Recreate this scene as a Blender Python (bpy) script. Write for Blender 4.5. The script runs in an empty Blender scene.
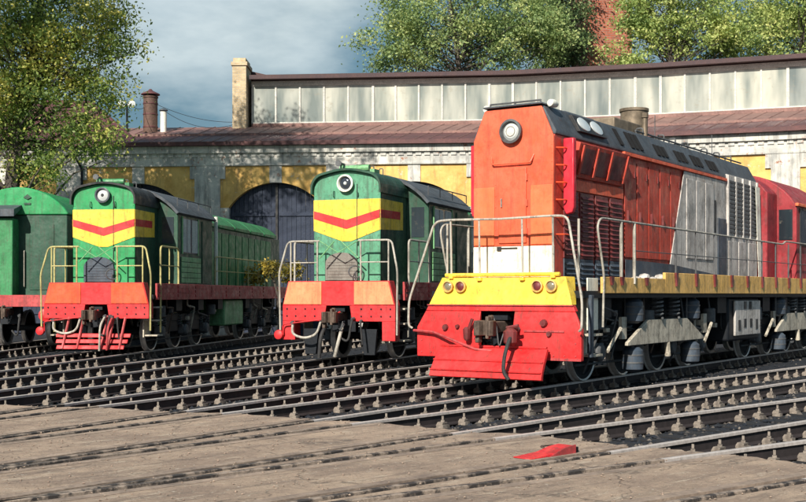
import bpy, math, random
import numpy as np
from mathutils import Vector, Matrix
R = math.radians
random.seed(7)
rng = np.random.default_rng(11)
sc = bpy.context.scene
COL = sc.collection

# ---------------------------------------------------------------- camera
CAMH = 1.55
cam_d = bpy.data.cameras.new('camera'); cam = bpy.data.objects.new('camera', cam_d); COL.objects.link(cam)
cam.location = (0, 0, CAMH); cam.rotation_euler = (R(90), 0, 0)
cam_d.sensor_width = 36; cam_d.lens = 36 * 1150 / 806
cam_d.shift_y = 44 / 806
cam_d.clip_end = 3000
sc.camera = cam

# ---------------------------------------------------------------- sky, sun, exposure
SUN_PLAN = Vector((-0.38, -0.925)); SUN_EL = 32.0
world = bpy.data.worlds.new('World'); sc.world = world; world.use_nodes = True
nt = world.node_tree; nt.nodes.clear()
out = nt.nodes.new('ShaderNodeOutputWorld'); bg = nt.nodes.new('ShaderNodeBackground')
sky = nt.nodes.new('ShaderNodeTexSky'); sky.sky_type = 'NISHITA'; sky.sun_disc = False
sky.sun_elevation = R(SUN_EL); sky.sun_rotation = math.atan2(SUN_PLAN.x, SUN_PLAN.y)
sky.air_density = 1.2; sky.dust_density = 2.5; sky.ozone_density = 1.5
tc = nt.nodes.new('ShaderNodeTexCoord')
mp = nt.nodes.new('ShaderNodeMapping'); mp.inputs['Scale'].default_value = (1.0, 1.0, 2.6); mp.inputs['Location'].default_value = (0.35, 0.1, 0.62)
nz = nt.nodes.new('ShaderNodeTexNoise'); nz.inputs['Scale'].default_value = 2.3; nz.inputs['Detail'].default_value = 7; nz.inputs['Roughness'].default_value = .5
nz.inputs['Distortion'].default_value = .3
rp = nt.nodes.new('ShaderNodeValToRGB')
rp.color_ramp.elements[0].position = .36; rp.color_ramp.elements[0].color = (.7, .7, .7, 1)
rp.color_ramp.elements[1].position = .66; rp.color_ramp.elements[1].color = (1, 1, 1, 1)
nz2 = nt.nodes.new('ShaderNodeTexNoise'); nz2.inputs['Scale'].default_value = 4.2; nz2.inputs['Detail'].default_value = 6; nz2.inputs['Roughness'].default_value = .55
rc = nt.nodes.new('ShaderNodeValToRGB')
rc.color_ramp.elements[0].position = .40; rc.color_ramp.elements[0].color = (1.0, 1.95, 2.6, 1)
rc.color_ramp.elements[1].position = .80; rc.color_ramp.elements[1].color = (7.2, 7.8, 7.6, 1)
mx = nt.nodes.new('ShaderNodeMix'); mx.data_type = 'RGBA'
nt.links.new(tc.outputs['Generated'], mp.inputs['Vector'])
nt.links.new(mp.outputs[0], nz.inputs['Vector']); nt.links.new(mp.outputs[0], nz2.inputs['Vector'])
dp_ = nt.nodes.new('ShaderNodeVectorMath'); dp_.operation = 'DOT_PRODUCT'; dp_.inputs[1].default_value = Vector((-.14, 1, .30)).normalized()
nt.links.new(tc.outputs['Generated'], dp_.inputs[0])
mr = nt.nodes.new('ShaderNodeMapRange'); mr.interpolation_type = 'SMOOTHSTEP'
mr.inputs[1].default_value = .9855; mr.inputs[2].default_value = .9992; mr.inputs[3].default_value = -.12; mr.inputs[4].default_value = .17
nt.links.new(dp_.outputs['Value'], mr.inputs[0])
ad_ = nt.nodes.new('ShaderNodeMath'); ad_.operation = 'ADD'
nt.links.new(nz2.outputs['Fac'], ad_.inputs[0]); nt.links.new(mr.outputs[0], ad_.inputs[1])
nt.links.new(nz.outputs['Fac'], rp.inputs[0]); nt.links.new(ad_.outputs[0], rc.inputs[0])
nt.links.new(rp.outputs[0], mx.inputs['Factor'])
nt.links.new(sky.outputs[0], mx.inputs['A']); nt.links.new(rc.outputs[0], mx.inputs['B'])
nt.links.new(mx.outputs['Result'], bg.inputs['Color']); bg.inputs['Strength'].default_value = .105
nt.links.new(bg.outputs[0], out.inputs[0])

sd = bpy.data.lights.new('sun', 'SUN'); sd.energy = 5.0; sd.angle = R(.5); sd.color = (1, .93, .80)
so = bpy.data.objects.new('sun', sd); COL.objects.link(so)
tosun = Vector((SUN_PLAN.x * math.cos(R(SUN_EL)), SUN_PLAN.y * math.cos(R(SUN_EL)), math.sin(R(SUN_EL)))).normalized()
so.rotation_euler = tosun.to_track_quat('Z', 'Y').to_euler(); so.location = (-20, -30, 40)

sc.view_settings.view_transform = 'Standard'; sc.view_settings.look = 'None'
sc.view_settings.exposure = 0.36; sc.view_settings.gamma = 1
sc.view_settings.use_curve_mapping = False
sc.render.engine = 'CYCLES'
sc.cycles.max_bounces = 6; sc.cycles.transparent_max_bounces = 8

# ---------------------------------------------------------------- materials
def _new(name):
    m = bpy.data.materials.new(name); m.use_nodes = True
    n = m.node_tree; b = n.nodes['Principled BSDF']
    return m, n, b
def _noise(n, scale, detail=5, rough=.6, stretch=None, coord='Object', vec=None):
    t = n.nodes.new('ShaderNodeTexNoise'); t.inputs['Scale'].default_value = scale
    t.inputs['Detail'].default_value = detail; t.inputs['Roughness'].default_value = rough
    if vec is None:
        c = n.nodes.new('ShaderNodeTexCoord'); vec = c.outputs[coord]
    if stretch:
        mpp = n.nodes.new('ShaderNodeMapping'); mpp.inputs['Scale'].default_value = stretch
        n.links.new(vec, mpp.inputs['Vector']); vec = mpp.outputs[0]
    n.links.new(vec, t.inputs['Vector']); return t.outputs['Fac']
def _ramp(n, fac, p0, p1, c0=(0, 0, 0, 1), c1=(1, 1, 1, 1)):
    r = n.nodes.new('ShaderNodeValToRGB'); e = r.color_ramp.elements
    e[0].position = p0; e[1].position = p1; e[0].color = c0; e[1].color = c1
    n.links.new(fac, r.inputs[0]); return r.outputs[0]
def _mix(n, fac, a, b, mode='MIX'):
    x = n.nodes.new('ShaderNodeMix'); x.data_type = 'RGBA'; x.blend_type = mode
    for s, v in (('Factor', fac), ('A', a), ('B', b)):
        if isinstance(v, (int, float, tuple)): x.inputs[s].default_value = v
        else: n.links.new(v, x.inputs[s])
    return x.outputs['Result']
def c4(c): return (c[0], c[1], c[2], 1)
def _bump(n, b, h, strength, dist=.02):
    k = n.nodes.new('ShaderNodeBump'); k.inputs['Strength'].default_value = strength; k.inputs['Distance'].default_value = dist
    n.links.new(h, k.inputs['Height']); n.links.new(k.outputs[0], b.inputs['Normal'])

def paint(name, col, dirt=.45, rust=.35, rough=.42, dirtcol=(.065, .05, .042)):
    """old enamel: faded patches, vertical run marks, oily blotches, chips of rust, buckled sheet"""
    m, n, b = _new(name)
    v = n.nodes.new('ShaderNodeTexCoord').outputs['Object']
    def scl(fac, k):
        q = n.nodes.new('ShaderNodeMath'); q.operation = 'MULTIPLY'; q.inputs[1].default_value = k
        n.links.new(fac, q.inputs[0]); return q.outputs[0]
    light = tuple(min(1, c * 1.12 + .02) for c in col); dark = tuple(c * .55 for c in col)
    a = _mix(n, _ramp(n, _noise(n, 1.3, 6, .65, vec=v), .40, .60), c4(light), c4(col))
    a = _mix(n, scl(_ramp(n, _noise(n, 2.1, 10, .8, vec=v), .50, .60), min(1, dirt * 1.3)), a, c4(dark))
    a = _mix(n, scl(_ramp(n, _noise(n, 1.0, 8, .75, (11, 11, .9), vec=v), .50, .62), min(1, dirt * 1.25)), a, c4(tuple(.5 * p + .5 * q for p, q in zip(dirtcol, dark))))
    a = _mix(n, scl(_ramp(n, _noise(n, 22, 6, .8, (1, 1, .5), vec=v), .56, .62), min(1, dirt)), a, c4(dirtcol))
    chip = _ramp(n, _noise(n, 7, 12, .85, vec=v), .595, .615)
    a = _mix(n, scl(chip, min(1, rust * 1.6)), a, (.13, .055, .03, 1))
    n.links.new(a, b.inputs['Base Color'])
    rr = n.nodes.new('ShaderNodeMapRange'); rr.inputs[1].default_value = .35; rr.inputs[2].default_value = .65; rr.inputs[3].default_value = rough - .08; rr.inputs[4].default_value = min(1, rough + .35)
    n.links.new(_noise(n, 4, 8, .7, vec=v), rr.inputs[0]); n.links.new(rr.outputs[0], b.inputs['Roughness'])
    b1 = n.nodes.new('ShaderNodeBump'); b1.inputs['Strength'].default_value = .55; b1.inputs['Distance'].default_value = .045
    n.links.new(_noise(n, 1.9, 3, .5, vec=v), b1.inputs['Height'])
    b2 = n.nodes.new('ShaderNodeBump'); b2.inputs['Strength'].default_value = .25; b2.inputs['Distance'].default_value = .004
    n.links.new(chip, b2.inputs['Height']); b2.invert = True; n.links.new(b1.outputs[0], b2.inputs['Normal']); n.links.new(b2.outputs[0], b.inputs['Normal'])
    return m
def metal(name, col, rough=.45, metallic=.7, var=.4, bump=.2, scale=9):
    m, n, b = _new(name)
    a = _mix(n, _ramp(n, _noise(n, scale, 6, .7), .35, .7), c4(col), c4(tuple(c * (1 - var) for c in col)))
    n.links.new(a, b.inputs['Base Color']); b.inputs['Metallic'].default_value = metallic; b.inputs['Roughness'].default_value = rough
    _bump(n, b, _noise(n, scale * 2, 5, .6), bump, .01)
    return m
def rough_mat(name, col, col2, scale=4, rough=.9, bump=.4, detail=8, p0=.35, p1=.68, dist=.03):
    m, n, b = _new(name)
    v = n.nodes.new('ShaderNodeTexCoord').outputs['Object']
    a = _mix(n, _ramp(n, _noise(n, scale, detail, .68, vec=v), p0, p1), c4(col), c4(col2))
    a = _mix(n, _ramp(n, _noise(n, scale * 9, 4, .6, vec=v), .4, .65, (.72, .72, .72, 1), (1.12, 1.12, 1.12, 1)), a, a)
    k = _mix(n, 1.0, a, _ramp(n, _noise(n, scale * 9, 4, .6, vec=v), .35, .7, (.7, .7, .7, 1), (1, 1, 1, 1)), 'MULTIPLY')
    n.links.new(k, b.inputs['Base Color']); b.inputs['Roughness'].default_value = rough
    _bump(n, b, _noise(n, scale * 6, 8, .7, vec=v), bump, dist)
    return m
M = {}
M['orange'] = paint('orange_enamel', (.78, .115, .048), dirt=.36, rust=.3)
M['orange2'] = paint('orange_enamel_faded', (.84, .165, .060), dirt=.25, rust=.15)
M['red'] = paint('red_enamel', (.48, .045, .022), dirt=.5, rust=.35)
M['red2'] = paint('crimson_red_enamel', (.30, .016, .026), dirt=.5, rust=.3)
M['redshutter'] = paint('dull_red_enamel', (.16, .020, .022), dirt=.6, rust=.5)
M['brightred'] = paint('bright_red_enamel', (.62, .014, .016), dirt=.5, rust=.5)
M['crimson'] = paint('crimson_enamel', (.60, .008, .03), dirt=.25, rust=.2)
M['yellow'] = paint('yellow_enamel', (.90, .60, .05), dirt=.42, rust=.55)
M['ochre'] = paint('ochre_enamel', (.78, .46, .13), dirt=.5, rust=.3)
M['dulltan'] = paint('dull_grey_tan_enamel', (.20, .185, .165), dirt=.5, rust=.4)
M['white'] = paint('white_enamel', (.82, .80, .70), dirt=.35, rust=.3)
M['greybody'] = paint('grey_white_enamel', (.52, .49, .47), dirt=.6, rust=.5)
M['bluegrey'] = paint('blue_grey_enamel_and_shade', (.045, .065, .095), dirt=.5, rust=.35)  # door and damper paint; also the shade painted along the orange hood's foot
M['greyroof'] = paint('dark_grey_roof_enamel', (.060, .075, .095), dirt=.5, rust=.25, rough=.55)
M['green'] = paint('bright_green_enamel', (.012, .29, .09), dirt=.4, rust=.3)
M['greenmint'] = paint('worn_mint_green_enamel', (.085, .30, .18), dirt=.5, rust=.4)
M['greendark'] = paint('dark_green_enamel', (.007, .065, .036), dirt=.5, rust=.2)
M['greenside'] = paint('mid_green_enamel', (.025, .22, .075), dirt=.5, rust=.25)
M['greenpale'] = paint('pale_green_enamel', (.17, .42, .19), dirt=.5, rust=.35)
M['palorange'] = paint('pale_orange_enamel', (.84, .27, .12), dirt=.3, rust=.3)
M['redorange'] = paint('red_orange_enamel', (.86, .085, .02), dirt=.4, rust=.3)
M['scarlet'] = paint('scarlet_enamel', (.62, .016, .022), dirt=.45, rust=.4)
M['pinkred'] = paint('faded_red_enamel', (.46, .05, .055), dirt=.5, rust=.4)
M['rail_paint'] = paint('pale_handrail_paint', (.43, .40, .35), dirt=.6, rust=.8)
M['rail_yellow'] = paint('cream_handrail_paint', (.50, .44, .18), dirt=.6, rust=.8)
M['black'] = paint('black_enamel', (.012, .014, .018), dirt=.4, rust=.1, rough=.5)
M['under'] = metal('oily_underframe', (.010, .014, .022), .6, .3, .5, .4)
M['under2'] = metal('dusty_bogie_steel', (.13, .135, .145), .65, .2, .5, .4)
M['rust_coupler'] = metal('rusty_coupler_steel', (.17, .12, .095), .7, .2, .75, .5, 6)
M['plate'] = paint('dusty_beige_plate', (.50, .45, .37), dirt=.7, rust=.4, rough=.7)
M['tyre'] = metal('polished_tyre_steel', (.78, .74, .70), .4, .3, .25, .1)
M['wheel'] = metal('greasy_wheel_disc', (.010, .012, .017), .8, .1, .5, .3)
M['rust_pipe'] = metal('rusty_pipe', (.17, .10, .08), .75, .2, .6, .4, 5)
M['exhaust'] = metal('burnt_exhaust_steel', (.30, .235, .17), .6, .35, .75, .3, 3)
M['lens'] = metal('headlight_glass', (.75, .78, .78), .08, .25, .1, .0)
M['lensdark'] = metal('dark_headlight_glass', (.05, .06, .08), .06, .3, .1, 0)
M['lensgold'] = metal('amber_headlight_glass', (.40, .35, .24), .12, .4, .3, 0)
M['curtain'] = rough_mat('white_curtain', (.75, .76, .72), (.5, .52, .5), 3)
M['rubber'] = rough_mat('rubber_hose', (.02, .02, .024), (.05, .05, .05), 6, .7)
M['railside'] = metal('rusty_rail_side', (.035, .026, .028), .8, .1, .5, .3)
M['railhead'] = metal('worn_rail_head', (.62, .55, .52), .5, .1, .4, .15, 14)
M['void'] = rough_mat('dark_slot', (.004, .004, .006), (.008, .008, .01), 5, 1.0)
M['railtrod'] = rough_mat('dusty_rail_in_crossing', (.055, .045, .042), (.40, .31, .25), 5, .7, p0=.46, p1=.56)
M['clip'] = rough_mat('dusty_rail_chair', (.42, .36, .31), (.085, .068, .06), 5, .8)
M['sleeper'] = rough_mat('oiled_sleeper_wood', (.010, .012, .018), (.022, .021, .024), 5, .85)
M['plaster'] = rough_mat('pale_plaster', (.70, .68, .63), (.36, .36, .35), .9, .9, .35, p0=.42, p1=.75)
M['spandrel'] = rough_mat('yellow_render', (.82, .52, .17), (.66, .38, .10), 1.3, .9, .3)
M['doorwood'] = rough_mat('blue_black_door_wood', (.006, .018, .055), (.014, .028, .065), 2.2, .6, .4)
M['roofrust'] = rough_mat('rust_red_sheet_roof', (.34, .185, .16), (.18, .095, .088), 1.4, .65, .3)
M['roofdark'] = rough_mat('dark_maroon_sheet_roof', (.17, .062, .062), (.08, .032, .038), 1.4, .6, .3)
M['roofedge'] = rough_mat('dark_roof_edge', (.06, .035, .045), (.10, .05, .05), 2, .7, .2)
M['whiteframe'] = rough_mat('white_window_frame', (.80, .79, .74), (.6, .58, .54), 2, .7, .2)
M['bark'] = rough_mat('grey_brown_bark', (.06, .05, .045), (.12, .10, .085), 5, .95, .8)
M['stone'] = rough_mat('dark_ballast_stone', (.004, .008, .016), (.013, .016, .025), 1.5, .9, .5)
M['concrete'] = rough_mat('grey_crossing_concrete', (.46, .345, .27), (.22, .165, .135), 2.2, .85, .5)

def worn_plaster():
    m, n, b = _new('peeling_pale_plaster')
    v = n.nodes.new('ShaderNodeTexCoord').outputs['Object']
    a = _mix(n, _ramp(n, _noise(n, .9, 9, .7, vec=v), .40, .62), (.72, .70, .65, 1), (.42, .42, .41, 1))
    a = _mix(n, _ramp(n, _noise(n, 1.0, 8, .75, (3.5, 3.5, .35), vec=v), .50, .64, (0, 0, 0, 1), (.75, .75, .75, 1)), a, (.19, .185, .18, 1))
    a = _mix(n, _ramp(n, _noise(n, 2.4, 11, .82, vec=v), .585, .61), a, (.36, .17, .11, 1))
    n.links.new(a, b.inputs['Base Color']); b.inputs['Roughness'].default_value = .92
    _bump(n, b, _noise(n, 8, 9, .75, vec=v), .5, .03)
    return m
M['plaster'] = worn_plaster()
def worn_render():
    m, n, b = _new('stained_yellow_render')
    v = n.nodes.new('ShaderNodeTexCoord').outputs['Object']
    a = _mix(n, _ramp(n, _noise(n, 1.1, 9, .7, vec=v), .40, .62), (.84, .55, .19, 1), (.60, .35, .10, 1))
    a = _mix(n, _ramp(n, _noise(n, 1.0, 8, .75, (4, 4, .4), vec=v), .52, .66, (0, 0, 0, 1), (.6, .6, .6, 1)), a, (.26, .18, .10, 1))
    a = _mix(n, _ramp(n, _noise(n, 2.9, 11, .82, vec=v), .60, .62), a, (.62, .58, .5, 1))
    n.links.new(a, b.inputs['Base Color']); b.inputs['Roughness'].default_value = .92
    _bump(n, b, _noise(n, 8, 9, .75, vec=v), .5, .03)
    return m
M['spandrel'] = worn_render()

def brick(name, c1, c2, mortar, sx=1.0):
    m, n, b = _new(name)
    tcn = n.nodes.new('ShaderNodeTexCoord')
    mpn = n.nodes.new('ShaderNodeMapping'); mpn.inputs['Rotation'].default_value = (R(90), 0, 0)
    n.links.new(tcn.outputs['Object'], mpn.inputs['Vector'])
    t = n.nodes.new('ShaderNodeTexBrick'); t.inputs['Scale'].default_value = 1.0
    t.inputs['Brick Width'].default_value = .26 * sx; t.inputs['Row Height'].default_value = .085 * sx; t.inputs['Mortar Size'].default_value = .012
    t.inputs['Color1'].default_value = c4(c1); t.inputs['Color2'].default_value = c4(c2); t.inputs['Mortar'].default_value = c4(mortar)
    n.links.new(mpn.outputs[0], t.inputs['Vector'])
    a = _mix(n, 1.0, t.outputs['Color'], _ramp(n, _noise(n, 2.5, 6, .7), .3, .7, (.55, .55, .55, 1), (1, 1, 1, 1)), 'MULTIPLY')
    n.links.new(a, b.inputs['Base Color']); b.inputs['Roughness'].default_value = .9
    _bump(n, b, t.outputs['Fac'], -.3, .01)
    return m
M['brickpale'] = brick('pale_yellow_brick', (.78, .60, .36), (.62, .45, .26), (.55, .5, .42))
M['brickred'] = brick('red_brick', (.56, .17, .10), (.38, .11, .07), (.36, .3, .26), 2)

def glass_mat(name, c1, c2):
    m, n, b = _new(name)
    v = n.nodes.new('ShaderNodeTexCoord').outputs['Object']
    f = _ramp(n, _noise(n, .8, 3, .5, (1.6, 1.6, .35), vec=v), .38, .66)
    oi = n.nodes.new('ShaderNodeObjectInfo')
    k = _mix(n, 1.0, _mix(n, f, c4(c1), c4(c2)), _ramp(n, oi.outputs['Random'], 0, 1, (.62, .66, .68, 1), (1.1, 1.08, 1.0, 1)), 'MULTIPLY')
    k = _mix(n, _ramp(n, _noise(n, 3, 9, .8, vec=v), .56, .66, (0, 0, 0, 1), (.5, .5, .5, 1)), k, (.30, .26, .20, 1))
    n.links.new(k, b.inputs['Base Color'])
    _bump(n, b, _noise(n, 1.2, 3, .5, vec=v), .35, .05)
    b.inputs['Roughness'].default_value = .14; b.inputs['Specular IOR Level'].default_value = .6
    return m
M['pane'] = glass_mat('dusty_clerestory_glass', (.23, .265, .265), (.58, .58, .54))
M['cabglass'] = glass_mat('dark_cab_glass', (.02, .03, .04), (.06, .08, .10))

def leafmat(name, ca, cb, cc):
    m, n, b = _new(name)
    g = n.nodes.new('ShaderNodeNewGeometry')
    r = n.nodes.new('ShaderNodeValToRGB'); e = r.color_ramp.elements
    e[0].position = 0; e[0].color = c4(ca); e[1].position = 1; e[1].color = c4(cc)
    k = e.new(.55); k.color = c4(cb)
    ns = _noise(n, .55, 3, .6)
    ad = n.nodes.new('ShaderNodeMath'); ad.operation = 'MULTIPLY_ADD'; ad.inputs[1].default_value = .45
    n.links.new(g.outputs['Random Per Island'], ad.inputs[0])
    mm = n.nodes.new('ShaderNodeMapRange'); mm.inputs[1].default_value = .38; mm.inputs[2].default_value = .64; mm.inputs[3].default_value = 0; mm.inputs[4].default_value = .6
    n.links.new(ns, mm.inputs[0]); n.links.new(mm.outputs[0], ad.inputs[2])
    n.links.new(ad.outputs[0], r.inputs[0])
    n.links.new(r.outputs[0], b.inputs['Base Color']); b.inputs['Roughness'].default_value = .55
    tr = n.nodes.new('ShaderNodeBsdfTranslucent'); n.links.new(r.outputs[0], tr.inputs['Color'])
    ms = n.nodes.new('ShaderNodeMixShader'); ms.inputs[0].default_value = .4
    n.links.new(b.outputs[0], ms.inputs[1]); n.links.new(tr.outputs[0], ms.inputs[2])
    n.links.new(ms.outputs[0], n.nodes['Material Output'].inputs['Surface'])
    return m
M['leaf_left'] = leafmat('autumn_leaf_mix', (.05, .11, .04), (.26, .35, .08), (.86, .74, .20))
M['leaf_green'] = leafmat('green_leaf', (.08, .16, .065), (.32, .43, .16), (.70, .73, .32))
M['leaf_dark'] = leafmat('dark_green_leaf', (.04, .09, .04), (.12, .19, .08), (.32, .36, .16))
M['leaf_yellow'] = leafmat('yellow_green_leaf', (.12, .21, .07), (.42, .52, .16), (.85, .84, .34))
M['leaf_bush'] = leafmat('yellow_bush_leaf', (.10, .12, .03), (.45, .33, .05), (.75, .55, .08))

def stone_mat():
    m, n, b = _new('mixed_ballast_stone')
    g = n.nodes.new('ShaderNodeNewGeometry'); r = n.nodes.new('ShaderNodeValToRGB'); e = r.color_ramp.elements
    e[0].position = 0; e[0].color = (.004, .008, .016, 1); e[1].position = 1; e[1].color = (.22, .19, .165, 1)
    k = e.new(.72); k.color = (.020, .022, .030, 1); k = e.new(.9); k.color = (.07, .06, .055, 1)
    n.links.new(g.outputs['Random Per Island'], r.inputs[0]); n.links.new(r.outputs[0], b.inputs['Base Color']); b.inputs['Roughness'].default_value = .9
    return m
M['stone'] = stone_mat()
def ground_mat():
    m, n, b = _new('dark_oily_ballast')
    v = n.nodes.new('ShaderNodeTexCoord').outputs['Object']
    vo = n.nodes.new('ShaderNodeTexVoronoi'); vo.inputs['Scale'].default_value = 16; n.links.new(v, vo.inputs['Vector'])
    a = _ramp(n, vo.outputs['Color'], .2, .9, (.002, .005, .013, 1), (.009, .014, .026, 1))
    a = _mix(n, _ramp(n, _noise(n, .5, 6, .6, vec=v), .5, .75), a, (.010, .013, .020, 1))
    n.links.new(a, b.inputs['Base Color']); b.inputs['Roughness'].default_value = .9
    _bump(n, b, vo.outputs['Distance'], .8, .05)
    return m
M['ground'] = ground_mat()
def apron_mat():
    m, n, b = _new('dusty_paved_apron')
    v = n.nodes.new('ShaderNodeTexCoord').outputs['Object']
    rt = n.nodes.new('ShaderNodeMapping'); rt.inputs['Rotation'].default_value = (0, 0, R(44)); n.links.new(v, rt.inputs['Vector'])
    vv = rt.outputs[0]      # streaks along the tracks
    a = _mix(n, _ramp(n, _noise(n, .9, 10, .75, vec=v), .40, .60), (.54, .395, .295, 1), (.34, .245, .19, 1))
    a = _mix(n, _ramp(n, _noise(n, .8, 9, .75, (7, .8, 1), vec=vv), .50, .62, (0, 0, 0, 1), (.6, .6, .6, 1)), a, (.19, .145, .12, 1))
    a = _mix(n, _ramp(n, _noise(n, 1.3, 10, .78, (5, 1.0, 1), vec=vv), .56, .64), a, (.62, .50, .39, 1))
    a = _mix(n, _ramp(n, _noise(n, .55, 7, .7, vec=v), .60, .68, (0, 0, 0, 1), (.8, .8, .8, 1)), a, (.085, .07, .065, 1))
    ve = n.nodes.new('ShaderNodeTexVoronoi'); ve.feature = 'DISTANCE_TO_EDGE'; ve.inputs['Scale'].default_value = .42
    nd = n.nodes.new('ShaderNodeTexNoise'); nd.inputs['Scale'].default_value = 3; nd.inputs['Detail'].default_value = 8; n.links.new(v, nd.inputs['Vector'])
    ad = n.nodes.new('ShaderNodeMixRGB'); ad.blend_type = 'ADD'; ad.inputs[0].default_value = .45; n.links.new(v, ad.inputs[1]); n.links.new(nd.outputs['Color'], ad.inputs[2]); n.links.new(ad.outputs[0], ve.inputs['Vector'])
    crack = _ramp(n, ve.outputs['Distance'], .001, .006, (.6, .6, .6, 1), (0, 0, 0, 1))
    a = _mix(n, crack, a, (.05, .04, .035, 1))
    a = _mix(n, _ramp(n, _noise(n, 30, 5, .7, vec=v), .58, .66, (0, 0, 0, 1), (.8, .8, .8, 1)), a, (.11, .09, .075, 1))
    a = _mix(n, _ramp(n, _noise(n, 19, 5, .7, vec=v), .62, .68), a, (.70, .62, .52, 1))
    n.links.new(a, b.inputs['Base Color']); b.inputs['Roughness'].default_value = .93
    _bump(n, b, _noise(n, 7, 10, .8, vec=v), .9, .05)
    return m
M['apron'] = apron_mat()

# ---------------------------------------------------------------- mesh builder
class MB:
    def __init__(s): s.v = []; s.f = []; s.mi = []; s.cur = 0; s.marks = []
    def mat(s, i): s.cur = i; return s
    def add(s, vs, fs):
        o = len(s.v); s.v += [tuple(p) for p in vs]; s.marks.append((o, len(s.f)))
        for f in fs: s.f.append([o + i for i in f]); s.mi.append(s.cur)
        return s
    def box(s, x0, x1, y0, y1, z0, z1):
        vs = [(x0, y0, z0), (x1, y0, z0), (x1, y1, z0), (x0, y1, z0), (x0, y0, z1), (x1, y0, z1), (x1, y1, z1), (x0, y1, z1)]
        return s.add(vs, [(0, 3, 2, 1), (4, 5, 6, 7), (0, 1, 5, 4), (1, 2, 6, 5), (2, 3, 7, 6), (3, 0, 4, 7)])
    def loft(s, rings, cap=True):
        n = len(rings[0]); o = len(s.v); fs = []
        vs = [p for r in rings for p in r]
        for k in range(len(rings) - 1):
            for i in range(n):
                j = (i + 1) % n
                fs.append((k * n + i, k * n + j, (k + 1) * n + j, (k + 1) * n + i))
        if cap:
            fs.append(tuple(range(n))[::-1]); fs.append(tuple((len(rings) - 1) * n + i for i in range(n)))
        return s.add(vs, fs)
    def prism(s, poly, axis, a, b):
        """poly of 2-D points in the plane normal to axis: x->(y,z) y->(x,z) z->(x,y)"""
        def P(q, t):
            return {'x': (t, q[0], q[1]), 'y': (q[0], t, q[1]), 'z': (q[0], q[1], t)}[axis]
        return s.loft([[P(q, a) for q in poly], [P(q, b) for q in poly]])
    def tube(s, path, r, n=8, cap=True):
        path = [Vector(p) for p in path]; rings = []
        up = Vector((0, 0, 1))
        rr = r if isinstance(r, (list, tuple)) else [r] * len(path)
        prev = None
        for i, p in enumerate(path):
            t = (path[min(i + 1, len(path) - 1)] - path[max(i - 1, 0)]).normalized()
            if prev is None:
                a = t.cross(up if abs(t.z) < .9 else Vector((1, 0, 0))).normalized()
            else:
                a = (prev - t * prev.dot(t)).normalized()
            prev = a; b = t.cross(a)
            rings.append([p + (a * math.cos(2 * math.pi * k / n) + b * math.sin(2 * math.pi * k / n)) * rr[i] for k in range(n)])
        return s.loft(rings, cap)
    def lathe(s, prof, c, axis='y', n=24, ring=False):
        """prof: (radius, offset along axis)"""
        c = Vector(c); rings = []
        if ring: prof = list(prof) + [prof[0]]
        for r, h in prof:
            rg_ = []
            for k in range(n):
                a = 2 * math.pi * k / n; u, w = r * math.cos(a), r * math.sin(a)
                d = {'x': (h, u, w), 'y': (u, h, w), 'z': (u, w, h)}[axis]
                rg_.append(c + Vector(d))
            rings.append(rg_)
        return s.loft(rings, not ring)
    def coil(s, c, r, h, turns, wr):
        n = int(turns * 10)
        path = [(c[0] + r * math.cos(2 * math.pi * i / 10), c[1] + r * math.sin(2 * math.pi * i / 10), c[2] + h * i / n) for i in range(n + 1)]
        return s.tube(path, wr, 5)
    def build(s, name, mats, parent=None, bevel=0, label=None, smooth=True):
        me = bpy.data.meshes.new(name); me.from_pydata(s.v, [], s.f)
        if not isinstance(mats, (list, tuple)): mats = [mats]
        for m in mats: me.materials.append(M[m] if isinstance(m, str) else m)
        if len(mats) > 1: me.polygons.foreach_set('material_index', s.mi)
        me.validate(); me.update()
        import bmesh
        bm = bmesh.new(); bm.from_mesh(me); bmesh.ops.recalc_face_normals(bm, faces=bm.faces); bm.to_mesh(me); bm.free()
        if smooth:
            me.polygons.foreach_set('use_smooth', [True] * len(me.polygons)); me.set_sharp_from_angle(angle=R(32))
        o = bpy.data.objects.new(name, me); COL.objects.link(o)
        if parent: o.parent = parent
        if bevel:
            bv = o.modifiers.new('bevel', 'BEVEL'); bv.width = bevel; bv.segments = 2; bv.limit_method = 'ANGLE'; bv.angle_limit = R(35)
        if label: o['label'] = label
        return o
def empty(name, label, cat, loc=(0, 0, 0), rz=0, group=None):
    o = bpy.data.objects.new(name, None); COL.objects.link(o); o.location = loc; o.rotation_euler = (0, 0, rz)
    o['label'] = label; o['category'] = cat
    if group: o['group'] = group
    o.empty_display_size = .3
    return o
def tag(o, label, cat, group=None):
    o['label'] = label; o['category'] = cat
    if group: o['group'] = group
    return o
def struct(o): o['kind'] = 'structure'; return o
APART = {'damper', 'damper_band', 'rail_guard', 'roof_slot', 'rail_post', 'filter_rib', 'filter_opening', 'door_hinge', 'brake_cylinder', 'curtain', 'post_bracket',
         'hood_door', 'lamp_glass', 'ladder_rung', 'step', 'air_tank', 'box_opening', 'grey_door', 'lower_panel', 'sand_pipe', 'roof_cover', 'plough_bracket', 'socket',
         'roof_lifting_eye', 'radiator_post', 'linkage', 'cross_stay', 'brake_rigging', 'skirt_bolt', 'swing_spring', 'band', 'spring', 'sill_rib', 'plough_rib', 'cab_window'}
def sub(parent, name, mats, fn, bevel=0, label=None):
    """one part; for the kinds above every piece becomes a part of its own"""
    m = MB(); fn(m)
    if name not in APART or len(m.marks) < 2: return m.build(name, mats, parent, bevel, label)
    mk = m.marks + [(len(m.v), len(m.f))]; first = None
    for (v0, f0), (v1, f1) in zip(mk[:-1], mk[1:]):
        q = MB(); q.v = m.v[v0:v1]; q.f = [[i - v0 for i in f] for f in m.f[f0:f1]]; q.mi = m.mi[f0:f1]
        o = q.build(name, mats, parent, bevel, label); first = first or o
    return first
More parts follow.
